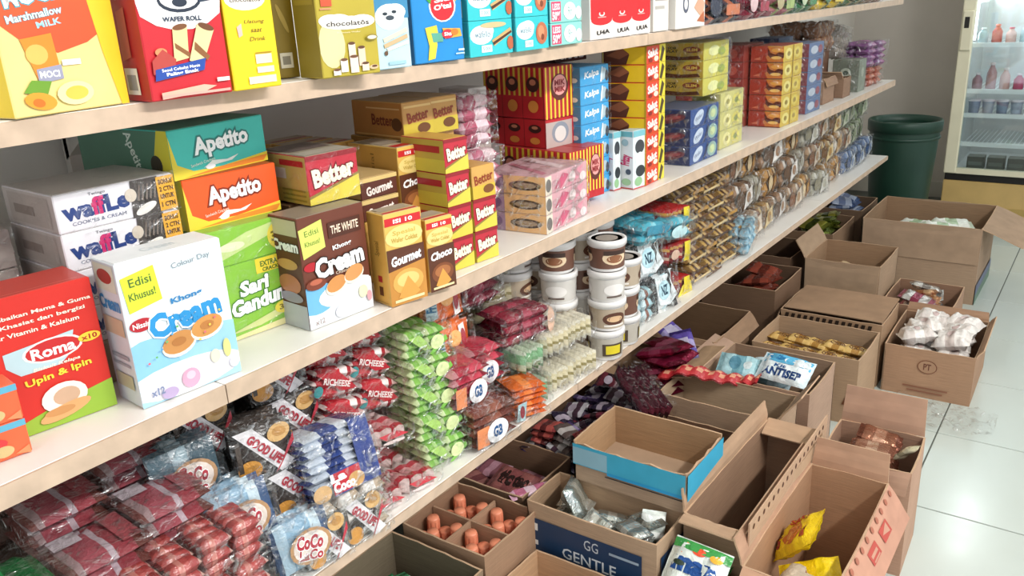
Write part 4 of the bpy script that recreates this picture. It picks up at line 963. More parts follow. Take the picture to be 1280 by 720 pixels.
# far end of the middle shelf
open_carton('small brown carton open on the far end of the middle shelf', 3.06, .855, 3.2, .95, .088, ZM, flaps={'aisle': (-60, .03)}, col='#93755f', inner='#80654f')
open_carton('little brown carton second from the end of the middle shelf', 3.26, .84, 3.36, .93, .07, ZM, flaps={'near': (60, .03)}, col='#8b6d57', inner='#765b47')
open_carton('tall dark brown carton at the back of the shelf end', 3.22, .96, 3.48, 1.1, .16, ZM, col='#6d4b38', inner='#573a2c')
sb('snack_box', 'grey-green upright pack with a round emblem near the shelf end', 'box', (3.45, .835, ZM), (.1, .1, .12), ('#7d8576', '#6f766a', '#8b9184'), 0, wrap=.15, left=[('e', .5, .6, .2, .15, '#a8b0a0'), ('e', .5, .6, .1, .07, '#4d5a50')], front=[('e', .5, .6, .2, .15, '#a8b0a0')])
bundle('bread_pack', 'bag of brown rolls on top of the dark carton at the shelf end', 'pack', (3.2, .93, ZM + .165), (0, 0, 0), (3, 3, 2), (.08, .06, .05), [(.5, '#8c6248'), (1, '#a87c58')], 'z', .25, seed=5)
bundle('candy_pack', 'clear bag of candies slumped on the tall dark carton', 'pack', (3.50, .93, ZM + .125), (0, 8, 0), (2, 2, 3), (.07, .06, .04), [(.5, '#a39a90'), (1, '#b8b0a4')], 'z', .35, seed=8)
bundle('candy_pack', 'purple candy bag lying at the end of the middle shelf', 'pack', (3.62, .85, ZM + .075), (0, 0, -10), (2, 2, 4), (.09, .06, .024), [(.5, '#8a5a8c'), (1, '#a8709c')], 'z', .2, seed=9)
bundle('candy_pack', 'orange-pink candy bag under the purple bag', 'pack', (3.64, .84, ZM), (0, 0, -4), (2, 2, 3), (.08, .06, .024), [(.5, '#b5644e'), (1, '#c48068')], 'z', .2, seed=10)

# ================================================================== BOTTOM SHELF (z = .465)
ZB = .466
B = bundle
PINK = [(.12, '#7a4844'), (.2, '#a58a8c'), (.5, '#9c4c56'), (.6, '#b3a0a8'), (.85, '#8e3c44'), (1, '#66362f')]
# pink slabs in stepped tiers at the left
k = 0
for (x, y, z, lb) in ((.33, .93, .60, 'left one in the upper tier'), (.43, .95, .61, 'right one in the upper tier'), (.325, .84, .575, 'left one in the lower tier'), (.418, .855, .585, 'right one in the lower tier')):
    B('wafer_multipack', 'dusky pink wrapped wafer slab at the left, %s' % lb, 'pack', (x, y, z), (0, 0, -4), (1, 1, 3), (.09, .10 if k < 2 else .085, .021), PINK, 'z', .24, seed=k, group='pink wafer slabs',
      ops=[('r', .05, .6, .4, .9, '#b8abb2'), ('r', .7, .1, .95, .9, '#9c4a50')], opface='top'); k += 1
for (x, y, lb) in ((.30, .92, 'left'), (.41, .93, 'right')):
    B('wafer_multipack', 'dull brown wafer slab carrying the pink slabs, %s pile' % lb, 'pack', (x, y - .01, ZB), (0, 0, -4), (1, 1, 5), (.1, .12, .022), [(.5, '#8a5650'), (1, '#7a4844')], 'z', .12, seed=k + 9)
# red roll bundles
RR = [(.08, '#6a2424'), (.3, '#a84a46'), (.5, '#c07a70'), (.7, '#a84642'), (.92, '#963634'), (1, '#c09a90')]  # muted reds, taken darker to carry the shading at the lower left
for i, (x, y, z, lb) in enumerate(((.36, .805, .555, 'nearest the left edge'), (.45, .812, .555, 'next to the light blue cookies'))):
    B('roll_multipack', 'clear bag of short red wafer rolls in rows, %s' % lb, 'pack', (x, y - .01, z), (0, 0, -6), (2, 4, 3), (.042, .02, .018), RR, 'z', .2, seed=20 + i, group='red roll bags')
for i, (x, lb) in enumerate(((.33, 'left'), (.44, 'right'))):
    B('roll_multipack', 'lower bag of red wafer rolls at the picture bottom, %s' % lb, 'pack', (x, .80, ZB), (0, 0, -3), (2, 3, 4), (.048, .03, .021), RR, 'z', .14, seed=30 + i)
bundle('sweets_bag', 'green glossy bag with a pale panel in the bottom left corner', 'pack', (.19, .805, .50), (0, 0, -4), (1, 1, 5), (.115, .09, .034), [(.4, '#1c7a3c'), (.7, '#2a9a50'), (1, '#14592c')], 'z', .2, seed=41, ops=[('r', .1, .1, .6, .8, '#c3d0c6')], opface='top')
# light blue cookie bags
CO = [(.1, '#2d4466'), (.25, '#a9c4d6'), (.7, '#86a9c2'), (.85, '#c2d4df'), (1, '#34507a')]
COB = [('e', .55, .42, .36, .34, '#b58a60'), ('e', .55, .42, .3, .28, '#e6d6cc'), ('t', 'CoCo', .55, .5, .44, .24, '#b02636', {'b': .05, 'rot': -18, 'line': W_}), ('t', 'LaCo', .52, .26, .4, .18, '#b02636', {'b': .04, 'rot': -18, 'line': W_})]
for i, (x, y, z, rx, lb) in enumerate(((.475, .91, .60, -6, 'upper one beside the pink slabs'), (.50, .845, .545, -10, 'middle one beside the red rolls'), (.565, .812, .478, -8, 'lowest one at the shelf front'))):
    B('cookie_multipack', 'light blue striped cookie bag with red script, %s' % lb, 'pack', (x, y, z), (rx, -4, -14), (1, 4, 1), (.085, .075, .019), CO if i else [(.3, '#4d6672'), (.6, '#8aa0aa'), (1, '#3c525e')], 'y', .22, seed=50 + i, ops=COB, group='light blue cookie bags', tail=True)
# dark cookie packs with white diagonals
DK = [(.1, '#2a2320'), (.9, '#3a302b'), (1, '#241d1a')]
DKO = [('p', [(.02, .95), (.35, .98), (.98, .12), (.7, .02)], '#e4dfe2'), ('t', 'GOOD LIFE', .5, .52, .7, .16, '#a82436', {'rot': -48, 'b': .05}), ('e', .76, .78, .2, .17, '#cfa56a', 20), ('e', .77, .79, .12, .09, '#b88748'), ('p', [(.6, .02), (.66, .06), (.99, .7), (.99, .55)], '#b93040'), ('e', .2, .22, .2, .18, '#c98d3e'), ('r', .02, .2, .1, .8, '#4a403a')]
for i, (x, y, z, lb) in enumerate(((.650, .94, .668, 'highest, against the upper shelf'), (.668, .935, .590, 'second highest'), (.572, .885, .60, 'left of the upper two, leaning'), (.60, .86, .53, 'middle, above the striped blue bag'), (.605, .808, .467, 'bottom row, left'), (.672, .803, .467, 'bottom row, beside the white shelf gap'), (.53, .95, .63, 'farthest back on the left'))):
    B('cookie_multipack', 'dark brown cookie pack with white diagonal band, %s' % lb, 'pack', (x, y, z), (-8, 0, -12 if i != 2 else -20), (1, 4, 1), (.082 if i not in (4, 5) else .066, .073, .02), DK, 'y', .18, seed=60 + i, ops=DKO, group='dark diagonal cookie packs')
# striped navy bundle at the front
B('cookie_multipack', 'navy blue bundle of white-striped cookie packs with red badge, standing in front', 'pack', (.632, .815, .555), (-16, 0, -10), (1, 1, 8), (.112, .07, .0118), [(.12, '#2a3c78'), (.3, '#d3dbe6'), (.55, '#33488a'), (.75, '#d8dee8'), (1, '#26366e')], 'z', .2, seed=71,
  ops=[('r', .72, 0, 1, 1, '#2b3d80'), ('r', .3, .0, .8, .36, '#2b3d80'), ('r', .3, .02, .72, .34, '#b82732'), ('e', .64, .12, .12, .12, '#c99a5c'), ('t', 'La', .4, .27, .2, .12, W_, {'b': .05}), ('t', 'Coco', .46, .12, .3, .14, W_, {'b': .05}), ('e', .14, .12, .13, .13, '#c9a272')])
B('cookie_multipack', 'clear bag of pale round biscuits under the navy bundle', 'pack', (.625, .812, ZB), (0, 0, -8), (3, 2, 3), (.042, .04, .028), [(.2, '#d9cfc6'), (.6, '#e9e2dc'), (1, '#bda890')], 'z', .3, seed=72)
# red diagonal packs
RD = [(.1, '#d9c4c0'), (.2, '#b0202e'), (.6, '#c42a36'), (.72, '#e6d9d6'), (.8, '#9c1a28'), (1, '#d8b0ac')]
n = 0
for cidx, (x, y) in enumerate(((.735, .93), (.815, .935))):
    for r in range(3):
        B('wafer_multipack', 'red and white striped wafer pack under the shelf edge, %s pack of the %s column' % (('lowest', 'middle', 'highest')[r], ('left', 'right')[cidx]), 'pack', (x, y - .012 * (2 - r), .592 + .052 * r), (0, 14, -8), (1, 4, 3), (.082, .026, .0155), RD, 'z', .16, seed=80 + n, group='red striped wafer packs',
          ops=[('p', [(.0, .9), (.5, .95), (.98, .3), (.6, .25)], '#b3202e'), ('t', 'RICHEESE', .5, .55, .6, .2, '#f3dedb', {'b': .03, 'rot': -10}), ('e', .1, .3, .1, .2, '#3a8a8c')]); n += 1
for i, (x, y, z, lb) in enumerate(((.725, .865, .545, 'upper left'), (.79, .855, .55, 'upper right'), (.742, .828, .467, 'lower left'), (.812, .822, .467, 'lower right'))):
    B('wafer_multipack', 'pale pink and red wafer sticks in a bag, %s of four' % lb, 'pack', (x, y, z), (0, 6, -8), (3, 3, 1), (.075, .024, .024), [(.15, '#e6cdc9'), (.35, '#c2404c'), (.55, '#e2a8a8'), (.75, '#c9505a'), (1, '#ead8d4')], 'x', .24, seed=90 + i, group='pale pink wafer sticks',
      vertical=False, ops=[('p', [(.1, .9), (.6, .98), (.9, .6), (.3, .5)], '#c93a46'), ('e', .5, .3, .3, .14, '#e9d3d0')])
# green column
for r in range(5):
    B('wafer_multipack', 'lime green wafer bag in the tall green column, %s' % ('at the bottom', 'second from the bottom', 'in the middle', 'second from the top', 'at the top')[r], 'pack', (.885 + .004 * r, .838 + .010 * r, .467 + r * .0455), (0, 4, -8), (2, 2, 3), (.046, .05, .0148), [(.15, '#d6e6b0'), (.4, '#8cc25a'), (.6, '#b4d98c'), (.85, '#6fae48'), (1, '#d4e6c0')], 'z', .26, seed=100 + r, group='lime green wafer bags',
      ops=[('p', [(.05, .9), (.4, .3), (.6, .3), (.3, .95)], '#a8d06a'), ('e', .7, .5, .16, .28, '#d9e6a8'), ('p', [(.5, .1), (.9, .7), (.95, .5), (.6, .05)], '#7ab84c')])
# orange, crimson, maroon
OR = [(.12, '#e8a060'), (.85, '#e8702a'), (1, '#d05a1c')]
ORO = [('p', [(.02, .1), (.3, .15), (.3, .85), (.04, .8)], '#b9d3d8'), ('t', 'Frei', .17, .5, .2, .3, '#2f6d94', {'b': .04, 'rot': 80}), ('e', .55, .6, .16, .22, '#f2b26c'), ('p', [(.66, .9), (.8, .95), (.84, .1), (.7, .05)], '#eee6e2'), ('e', .75, .5, .06, .3, '#a83a44')]
for (x, y, z, lb, i) in ((1.005, .925, .664, 'upper of two beside the green column', 0), (1.0, .908, .592, 'lower of two beside the green column', 1)):
    B('biscuit_pack', 'orange biscuit pack with pale blue label, %s' % lb, 'pack', (x, y, z), (-6, 0, -8), (1, 3, 1), (.098, .068, .02), OR, 'y', .16, seed=110 + i, ops=ORO, group='orange biscuit packs')
B('biscuit_pack', 'orange ribbed biscuit pack low at the shelf front', 'pack', (1.098, .812, .467), (0, 0, -26), (1, 1, 6), (.07, .07, .011), [(.3, '#d96a2c'), (.6, '#ef8a44'), (1, '#d6611f')], 'z', .18, seed=113, ops=[('p', [(.05, .02), (.3, .02), (.36, .6), (.1, .55)], '#a9c9cf'), ('e', .22, .3, .07, .2, '#8d3540')])
CR = [(.15, '#c98a90'), (.5, '#b02e44'), (.8, '#c7485a'), (1, '#8e2034')]
for i, (x, y, z, lb) in enumerate(((.962, .835, .540, 'upper left'), (1.035, .855, .545, 'upper right'), (.975, .806, .467, 'bottom'))):
    B('wafer_multipack', 'crimson wafer pack with white oval label, %s of three' % lb, 'pack', (x, y, z), (0, 0, -10), (1, 1, 4), (.084 if i < 2 else .1, .075, .0185), CR if i < 2 else [(.3, '#7c4438'), (.7, '#935848'), (1, '#6a362c')], 'z', .2, seed=120 + i,
      ops=[('e', .62 if i == 0 else .5, .36, .25, .3, '#f1eef0'), ('t', 'GB', .62 if i == 0 else .5, .36, .2, .26, '#23568c', {'b': .05}), ('p', [(.02, .1), (.3, .1), (.3, .6), (.02, .6)], '#e08a5c')])
B('biscuit_pack', 'dark maroon roll pack with pale round end lying across the others', 'pack', (1.15, .87, .575), (0, 0, -14), (1, 2, 3), (.13, .04, .022), [(.1, '#5a1424'), (.3, '#8e2438'), (.45, '#6a1a2a'), (.6, '#9c3a4c'), (.9, '#7a1c30'), (1, '#c9a08c')], 'z', .2, seed=130, vertical=False, ops=[('e', .93, .5, .07, .4, '#dcb49c')])
B('biscuit_pack', 'second maroon roll pack, higher and farther back', 'pack', (1.14, .95, .645), (0, 0, -10), (1, 2, 3), (.10, .04, .022), [(.3, '#8e2438'), (.6, '#a8485a'), (1, '#7a1c30')], 'z', .2, seed=131)
B('biscuit_pack', 'dark grey-green pack beneath the maroon roll pack', 'pack', (1.13, .88, .515), (0, 0, -8), (2, 2, 3), (.055, .04, .019), [(.4, '#3c4a44'), (.7, '#6a7a74'), (1, '#2a3430')], 'z', .25, seed=132)
B('biscuit_pack', 'plain brown pack at the bottom of the maroon heap', 'pack', (1.13, .90, .467), (0, 0, -8), (2, 2, 2), (.055, .04, .022), [(1, '#5a3c34')], 'z', .15, seed=133)
for k2 in range(2):
    B('wafer_multipack', 'pale green striped wafer bag, %s of the two by the cream sticks' % ('lower', 'upper')[k2], 'pack', (1.155, .822 + .006 * k2, .467 + .068 * k2), (0, 0, -10), (4, 2, 1), (.066, .045, .0155), [(.2, '#cfdcc4'), (.5, '#8fbf94'), (.8, '#c9dcc0'), (1, '#6fa87a')], 'x', .22, seed=140 + k2, vertical=True, group='pale green wafer bags')
for i, (x, y, z, c, lb) in enumerate(((1.225, .818, .467, 5, 'front lower left'), (1.305, .812, .467, 5, 'front lower right'), (1.228, .828, .540, 5, 'front upper left'), (1.303, .822, .540, 5, 'front upper right'), (1.25, .98, .60, 6, 'back, lower'), (1.25, .985, .665, 6, 'back, upper'))):
    B('wafer_multipack', 'bag of cream-coloured wafer sticks standing upright, %s' % lb, 'pack', (x, y, z), (0, 0, -12), (c, 2, 1), (.071, .045, .0150), [(.1, '#efe9d6'), (.45, '#e6dcbc'), (.55, '#a89c6c'), (.9, '#ebe3ca'), (1, '#f3eee0')], 'x', .2, seed=150 + i, vertical=True, group='cream wafer stick bags')
for k2 in range(2):
    B('wafer_multipack', 'plain cream wafer bag under the raised back row, %s' % ('lower', 'upper')[k2], 'pack', (1.25, .985, .467 + .066 * k2), (0, 0, -8), (6, 2, 1), (.064, .045, .0142), [(.5, '#ded6ae'), (1, '#efeada')], 'x', .1, seed=160 + k2, vertical=True)

# tubs
tubw = plain('white_tub_plastic', '#e9e6e4', 0.28, amt=0.02)
TUBP = {}


def tub(kind, label, loc, rz, r=.0385, h=.0655):
    if kind not in TUBP:
        t = thing('plastic_tub', label, 'tub', loc, (0, 0, 0), 'round biscuit tubs with white lids')
        m = MB(); m.lathe([(r * .86, 0), (r * .9, .002), (r * .97, h * .82)], 26, tubw); m.build('tub_body', t)
        m = MB(); m.lathe([(r * .925, h * .1), (r * .982, h * .76)], 26, paper({'choc': '#6d4a3c', 'cream': '#b5a48f', 'yellow': '#b9b2a6', 'pale': '#cfcac4'}[kind]), cap=False)
        for f in (0.3, 2.4, 4.5):
            P = lambda s, q, k, f=f: (((r * .925 + .086 * r * q / h) + k + .0003) * math.cos(f + s / r), ((r * .925 + .086 * r * q / h) + k + .0003) * math.sin(f + s / r), h * .1 + q)
            o = {'choc': [('e', .5, .55, .45, .35, '#e3c9a8'), ('e', .5, .5, .3, .2, '#8c5a3c'), ('r', .1, .7, .9, .92, '#3a241c')], 'cream': [('e', .5, .5, .45, .34, '#5a3626'), ('e', .5, .5, .3, .16, '#d9b48c'), ('r', .1, .1, .9, .2, '#e9e2d9')],
                 'yellow': [('r', .1, .1, .9, .75, '#4a3c30'), ('r', .22, .2, .78, .66, '#d9c62c')], 'pale': [('e', .5, .5, .4, .3, '#e9e4e0'), ('r', .2, .1, .8, .2, '#6a5a52')]}[kind]
            art(m, P, .062, h * .64, o, True)
        m.build('tub_label', t)
        m = MB(); m.lathe([(r * .97, h * .80), (r * 1.06, h * .81), (r * 1.06, h * .97), (r * 1.02, h), (r * .9, h), (r * .87, h * .965), (.0005, h * .965)], 26, tubw); lo = m.build('lid', t)
        m = MB(); m.lathe([(r * .84, h * .9655), (.0005, h * .9655)], 22, paper('#8d8580' if kind != 'yellow' else '#c9c6c0')); m.lathe([(r * .6, h * .967), (.0005, h * .967)], 18, paper('#a89c92')); m.build('lid_sticker', lo)
        TUBP[kind] = t
    else:
        t = copy_tree(TUBP[kind])
    put(t, loc, (0, 0, rz), label)
    return t


rows = [('front', 1.452, .818, .0), ('front', 1.538, .826, .0), ('second', 1.478, .898, 0), ('second', 1.565, .906, 0), ('third', 1.435, .978, 0), ('third', 1.52, .985, 0), ('left', 1.394, .902, 0), ('back', 1.352, .985, 0)]
tiern = ['bottom tier', 'second tier', 'third tier', 'top tier']
place = ['front left column', 'front right column', 'second row left column', 'second row right column', 'third row left column', 'third row right column', 'far left column', 'back left column']
for ci, (nm, x, y, _) in enumerate(rows):
    top = (4, 3, 4, 4, 4, 4, 4, 4)[ci]
    for k2 in range(top):
        kd = 'yellow' if k2 == 0 and ci < 2 else ('choc', 'cream', 'pale')[(ci * 2 + k2) % 3]
        tub(kd, 'white-lidded round biscuit tub, %s, %s' % (place[ci], tiern[k2]), (x + .003 * math.sin(ci * 3 + k2 * 2), y + .003 * math.cos(k2 * 5 + ci), ZB + k2 * .0658), 1.3 * ci + 2.1 * k2 + 3.0)

# teal and white-black bags
TL = [(.1, '#5f9fb0'), (.4, '#4fb4c9'), (.6, '#8ad3df'), (.8, '#3c9fb8'), (1, '#74b5c4')]
B('biscuit_bag', 'glossy turquoise biscuit bag lying on top, its end hanging over the shelf front', 'pack', (1.625, .835, .655), (4, 8, -4), (2, 3, 2), (.13, .055, .026), TL, 'z', .3, seed=170, ops=[('r', .1, .5, .5, .9, '#2f8ca8'), ('e', .7, .4, .15, .3, '#c2e6ea')])
B('biscuit_bag', 'turquoise biscuit bag farther back near the wall on the tubs', 'pack', (1.57, .97, .72), (0, 0, -3), (2, 2, 1), (.13, .06, .03), TL, 'z', .3, seed=171)
for i, (x, y, z, lb) in enumerate(((1.63, .86, .555, 'upper'), (1.68, .835, .467, 'lower'))):
    B('biscuit_bag', 'white and black biscuit pack with blue oval below the turquoise bag, %s one' % lb, 'pack', (x, y, z), (-8, 0, -8), (1, 3, 1), (.15 if not i else .13, .092, .026), [(.3, '#1c1a20'), (.6, '#e6ecee'), (.75, '#bfe0e8'), (.9, '#1f1e24'), (1, '#dfe9ec')], 'y', .22, seed=175 + i, fin=film, ops=[('r', .08, .02, .3, .96, '#17151a'), ('p', [(.3, .95), (.7, .95), (.95, .3), (.7, .1), (.36, .2)], '#e9f1f3'), ('e', .55, .55, .18, .26, '#bcdfe9'), ('t', 'NZ', .55, .55, .18, .24, '#26485c', {'b': .05}), ('p', [(.82, .0), (.95, .0), (.72, .9), (.66, .8)], '#17151a')])
B('biscuit_bag', 'brown-labelled clear biscuit bag low between the tubs and the white-black packs', 'pack', (1.60, .838, .467), (0, 0, -8), (2, 2, 3), (.045, .04, .026), [(.3, '#c9dfe4'), (.6, '#8a5a4c'), (1, '#a8ccd4')], 'z', .3, seed=179)
for k2 in range(3):
    B('biscuit_bag', 'plain brown carton-like pack filling the space behind the white-black packs, %s' % ('lowest', 'middle', 'top')[k2], 'pack', (1.63, .97, .467 + k2 * .075), (0, 0, -3), (2, 2, 2), (.12, .07, .036), [(1, '#8c6a58')], 'z', .1, seed=180 + k2)
# red and yellow strip, gold stripes
RY = [(.15, '#c02c2c'), (.35, '#d9a44c'), (.5, '#8a2a2a'), (.7, '#d9b8a0'), (.85, '#b03434'), (1, '#7a2424')]
for i, (x, z, lb) in enumerate(((1.80, .467, 'lower'), (1.80, .56, 'middle'), (1.79, .65, 'upper'))):
    B('biscuit_pack', 'red, white and yellow striped biscuit packs standing on the shelf front, %s block' % lb, 'pack', (x, .845, z), (0, 4, -6), (6, 2, 1), (.088, .05, .02), RY, 'x', .2, seed=190 + i, vertical=True, group='red and yellow striped packs',
      ops=[('r', .62, .0, .85, 1, '#e6cf2c')] + ([('p', [(.4, .0), (1, .1), (.9, .75), (.55, .6)], '#ead43a')] if i == 0 else [('e', .25, .5, .16, .25, '#d9b5a0')]))
GS = [(.2, '#8a6a3c'), (.35, '#c9a45c'), (.5, '#5a3820'), (.65, '#d3b274'), (.8, '#7c5228'), (1, '#c09850')]
n = 0
for r in range(5):
    for c2, x in enumerate((1.94, 2.12)):
        B('biscuit_pack', 'gold and brown striped biscuit pack, %s layer, %s column' % (('bottom', 'second', 'third', 'fourth', 'top')[r], ('left', 'right')[c2]), 'pack', (x, .842 + .014 * r, .467 + r * .0485), (0, 3, -4), (2, 2, 2), (.085, .11, .0235), GS, 'z', .18, seed=200 + n, fin=film, group='gold and brown striped packs',
          ops=[('p', [(0, .75), (.5, .95), (.5, .8), (0, .6)], '#4a2c18'), ('p', [(.05, .3), (.6, .5), (.6, .36), (.05, .16)], '#d9c08c'), ('p', [(.5, .2), (.98, .45), (.98, .3), (.5, .08)], '#5c381e'), ('p', [(.6, .75), (.95, .9), (.95, .7), (.6, .58)], '#b08440')]); n += 1
B('candy_pack', 'light blue clear candy bag leaning at the shelf front', 'pack', (2.25, .805, .467), (0, -12, 10), (2, 2, 3), (.06, .03, .025), [(.3, '#8fb9cc'), (.6, '#5f98b5'), (1, '#b9d6e0')], 'z', .35, seed=220)
# mixed brown-gold-grey bags to the far end: three tiers
rnd = random.Random(12)
PAL = [('#a07848', '#c9a87c', '#e0d4c6', 'brown-gold'), ('#a88a6c', '#d8c9b6', '#7a5038', 'beige'), ('#b98a4c', '#8f5f2c', '#dcc49c', 'amber'), ('#a8824c', '#e0c896', '#6c4a2a', 'honey gold'), ('#9c7a5e', '#e6e0da', '#5c4434', 'brown and white'), ('#b0ac9c', '#d9d6cc', '#8a8470', 'silver-grey')]
seen = {}
for tier in range(3):
    x = 2.33; q = 0
    while x < 3.78:
        w = .125 + .02 * rnd.random()
        pa = PAL[(q * 2 + tier * 3 + rnd.randrange(2)) % 6] if x < 3.45 else [('#8c9a78', '#c9cdb4', '#5f6c4c', 'grey-green'), ('#6f84a8', '#c4ccd6', '#3f5680', 'dull blue')][0 if tier else 1]
        y = .862 + .022 * tier
        if tier == 2 and x < 2.6: hgt2 = .07
        B('bread_pack', '%s biscuit bag in the far %s row, %s from the gold packs' % (pa[3], ('bottom', 'middle', 'upper')[tier], ords[q] if q < 10 else 'last'), 'pack', (x, y, .467 + tier * .088), (0, rnd.uniform(-5, 5), rnd.uniform(-12, 8)), (2, 2, 2), (w / 2 - .004, .055, .042), [(.3, pa[0]), (.6, pa[1]), (.8, pa[2]), (1, pa[0])], 'z', .3, seed=230 + q * 3 + tier, group='mixed bags on the far bottom shelf',
          ops=[('e', .3, .5, .2, .3, pa[2]), ('p', [(.5, .1), (.95, .3), (.9, .9), (.6, .7)], pa[1]), ('e', .72, .5, .1, .2, pa[0])])
        x += w + .006; q += 1
    # bags hanging lightly behind, toward the wall
    x = 2.35; q = 0
    while x < 3.7:
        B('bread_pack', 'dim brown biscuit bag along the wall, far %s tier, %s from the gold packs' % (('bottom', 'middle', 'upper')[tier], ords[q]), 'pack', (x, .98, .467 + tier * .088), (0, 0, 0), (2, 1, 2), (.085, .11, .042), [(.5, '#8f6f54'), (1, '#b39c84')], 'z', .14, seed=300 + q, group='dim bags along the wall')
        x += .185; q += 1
# dim packs along the wall behind the nearer stacks
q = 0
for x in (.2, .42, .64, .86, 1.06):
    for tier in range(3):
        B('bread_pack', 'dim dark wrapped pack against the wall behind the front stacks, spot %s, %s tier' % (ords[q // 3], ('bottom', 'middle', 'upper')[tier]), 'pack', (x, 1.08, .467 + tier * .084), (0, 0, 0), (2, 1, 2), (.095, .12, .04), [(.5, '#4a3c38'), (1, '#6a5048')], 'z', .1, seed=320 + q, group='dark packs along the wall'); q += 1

# ================================================================== CARTONS ON THE FLOOR
OC = open_carton
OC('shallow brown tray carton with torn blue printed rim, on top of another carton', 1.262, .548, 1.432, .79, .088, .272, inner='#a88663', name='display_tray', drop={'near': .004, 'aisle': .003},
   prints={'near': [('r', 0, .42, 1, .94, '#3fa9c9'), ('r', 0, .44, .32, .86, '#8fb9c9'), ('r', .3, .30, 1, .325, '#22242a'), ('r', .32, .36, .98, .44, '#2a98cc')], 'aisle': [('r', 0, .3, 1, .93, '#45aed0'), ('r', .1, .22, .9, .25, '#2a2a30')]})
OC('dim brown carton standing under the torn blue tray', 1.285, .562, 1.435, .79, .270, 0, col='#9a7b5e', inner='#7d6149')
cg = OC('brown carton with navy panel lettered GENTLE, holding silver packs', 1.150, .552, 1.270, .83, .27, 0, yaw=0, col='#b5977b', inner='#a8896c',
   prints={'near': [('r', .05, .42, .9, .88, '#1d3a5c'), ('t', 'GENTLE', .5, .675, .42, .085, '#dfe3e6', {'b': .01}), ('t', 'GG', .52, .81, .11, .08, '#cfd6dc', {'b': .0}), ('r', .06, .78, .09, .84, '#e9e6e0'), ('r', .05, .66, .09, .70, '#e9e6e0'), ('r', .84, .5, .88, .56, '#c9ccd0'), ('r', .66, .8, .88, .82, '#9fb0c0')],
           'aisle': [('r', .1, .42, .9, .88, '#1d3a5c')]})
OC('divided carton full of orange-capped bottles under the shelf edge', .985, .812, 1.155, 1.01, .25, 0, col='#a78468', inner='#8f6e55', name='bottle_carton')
dv = thing('carton_divider', 'cardboard cross divider standing between the orange-capped bottles', 'divider', (.985, .812, .006))
m = MB(); m.box(.083, .006, 0, .087, .192, .236, kraft('#b08c70')); m.build('divider_sheet', dv)
m = MB(); m.box(.006, .096, 0, .0828, .100, .236, kraft('#b08c70')); m.box(.0872, .096, 0, .164, .100, .236, kraft('#b08c70')); m.build('divider_sheet', dv)
bp = None; n = 0
capm = plain('orange_cap', '#f29673', 0.4); btm = plain('red_bottle', '#8f3d2c', 0.25)
for cx in range(2):
    for cy in range(2):
        for i in range(2):
            for j in range(3):
                x = .985 + .025 + cx * .083 + i * .036; y = .812 + .020 + cy * .095 + j * .0295
                lb = 'orange-capped bottle, %s row from the aisle, %s from the near side, %s' % (ords[cy * 3 + j], ords[cx * 2 + i], 'standing higher' if (i + j) % 2 else 'standing lower')
                hz = .018 * ((i + j) % 2)
                if bp is None:
                    bp = thing('sauce_bottle', lb, 'bottle', (0, 0, 0), group='orange-capped bottles in the divided carton')
                    m = MB(); m.lathe([(.0125, 0), (.0135, .004), (.0135, .15), (.010, .18), (.010, .2)], 14, btm); m.build('bottle_body', bp)
                    m = MB(); m.lathe([(.0115, .180), (.0122, .210), (.011, .2135), (.0005, .2135)], 20, capm)
                    for a in range(10): m.box(.0113, -.0009, .184, .0127, .0009, .207, capm, Matrix.Rotation(a * math.pi / 5, 4, 'Z'))
                    m.build('cap', bp); t = bp
                else: t = copy_tree(bp)
                put(t, (x, y, .0055 + hz), (0, 0, i + j), lb); n += 1
OC('brown carton by the picture bottom, open, with green wrapped sweets inside', .74, .80, .965, 1.02, .24, 0, col='#8d775f', inner='#716450')
OC('open tan carton in front of the bottle carton, cut by the picture bottom', .95, .575, 1.125, .795, .185, 0, col='#bb9470', inner='#c09a76')
OC('dim carton behind the bottles with pink-brown sachets', 1.175, .86, 1.36, 1.09, .25, 0, col='#7d604a', inner='#8a6a52')
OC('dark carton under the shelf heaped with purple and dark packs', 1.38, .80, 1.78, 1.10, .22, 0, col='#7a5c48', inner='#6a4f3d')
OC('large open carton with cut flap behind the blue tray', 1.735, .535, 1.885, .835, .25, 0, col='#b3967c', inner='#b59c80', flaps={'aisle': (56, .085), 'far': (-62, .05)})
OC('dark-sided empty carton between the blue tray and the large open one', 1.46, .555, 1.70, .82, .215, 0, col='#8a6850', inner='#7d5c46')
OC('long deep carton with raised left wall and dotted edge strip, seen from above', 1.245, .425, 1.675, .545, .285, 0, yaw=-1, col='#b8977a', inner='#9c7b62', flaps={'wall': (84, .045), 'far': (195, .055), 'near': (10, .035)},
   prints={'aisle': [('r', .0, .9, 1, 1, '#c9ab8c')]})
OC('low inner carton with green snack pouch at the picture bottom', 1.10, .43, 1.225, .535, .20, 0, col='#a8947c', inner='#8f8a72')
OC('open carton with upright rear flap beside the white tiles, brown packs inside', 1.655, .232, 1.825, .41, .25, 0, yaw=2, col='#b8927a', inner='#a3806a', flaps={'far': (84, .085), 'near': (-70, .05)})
dots = [('e', .04 + i * .055, .5, .012, .22, '#6b4a3c', 25) for i in range(18)]
OC('front right carton holding a yellow noodle pack, flap printed with red marks', 1.2, .262, 1.595, .415, .25, 0, yaw=0, col='#bb9378', inner='#b08868',
   flaps={'far': (82, .06), 'wall': (72, .05), 'aisle': (-52, .075, '#c08f78', [('r', .45, .3, .58, .62, '#b5483c'), ('r', .47, .42, .56, .5, '#c08f78'), ('r', .47, .56, .56, .6, '#c08f78'), ('r', .25, .3, .38, .62, '#b5483c'), ('p', [(.27, .34), (.36, .46), (.27, .58)], '#c08f78')] + [('e', .06 + i * .09, .12, .018, .07, '#a8644c', 25) for i in range(11)]), 'near': (-20, .05)})
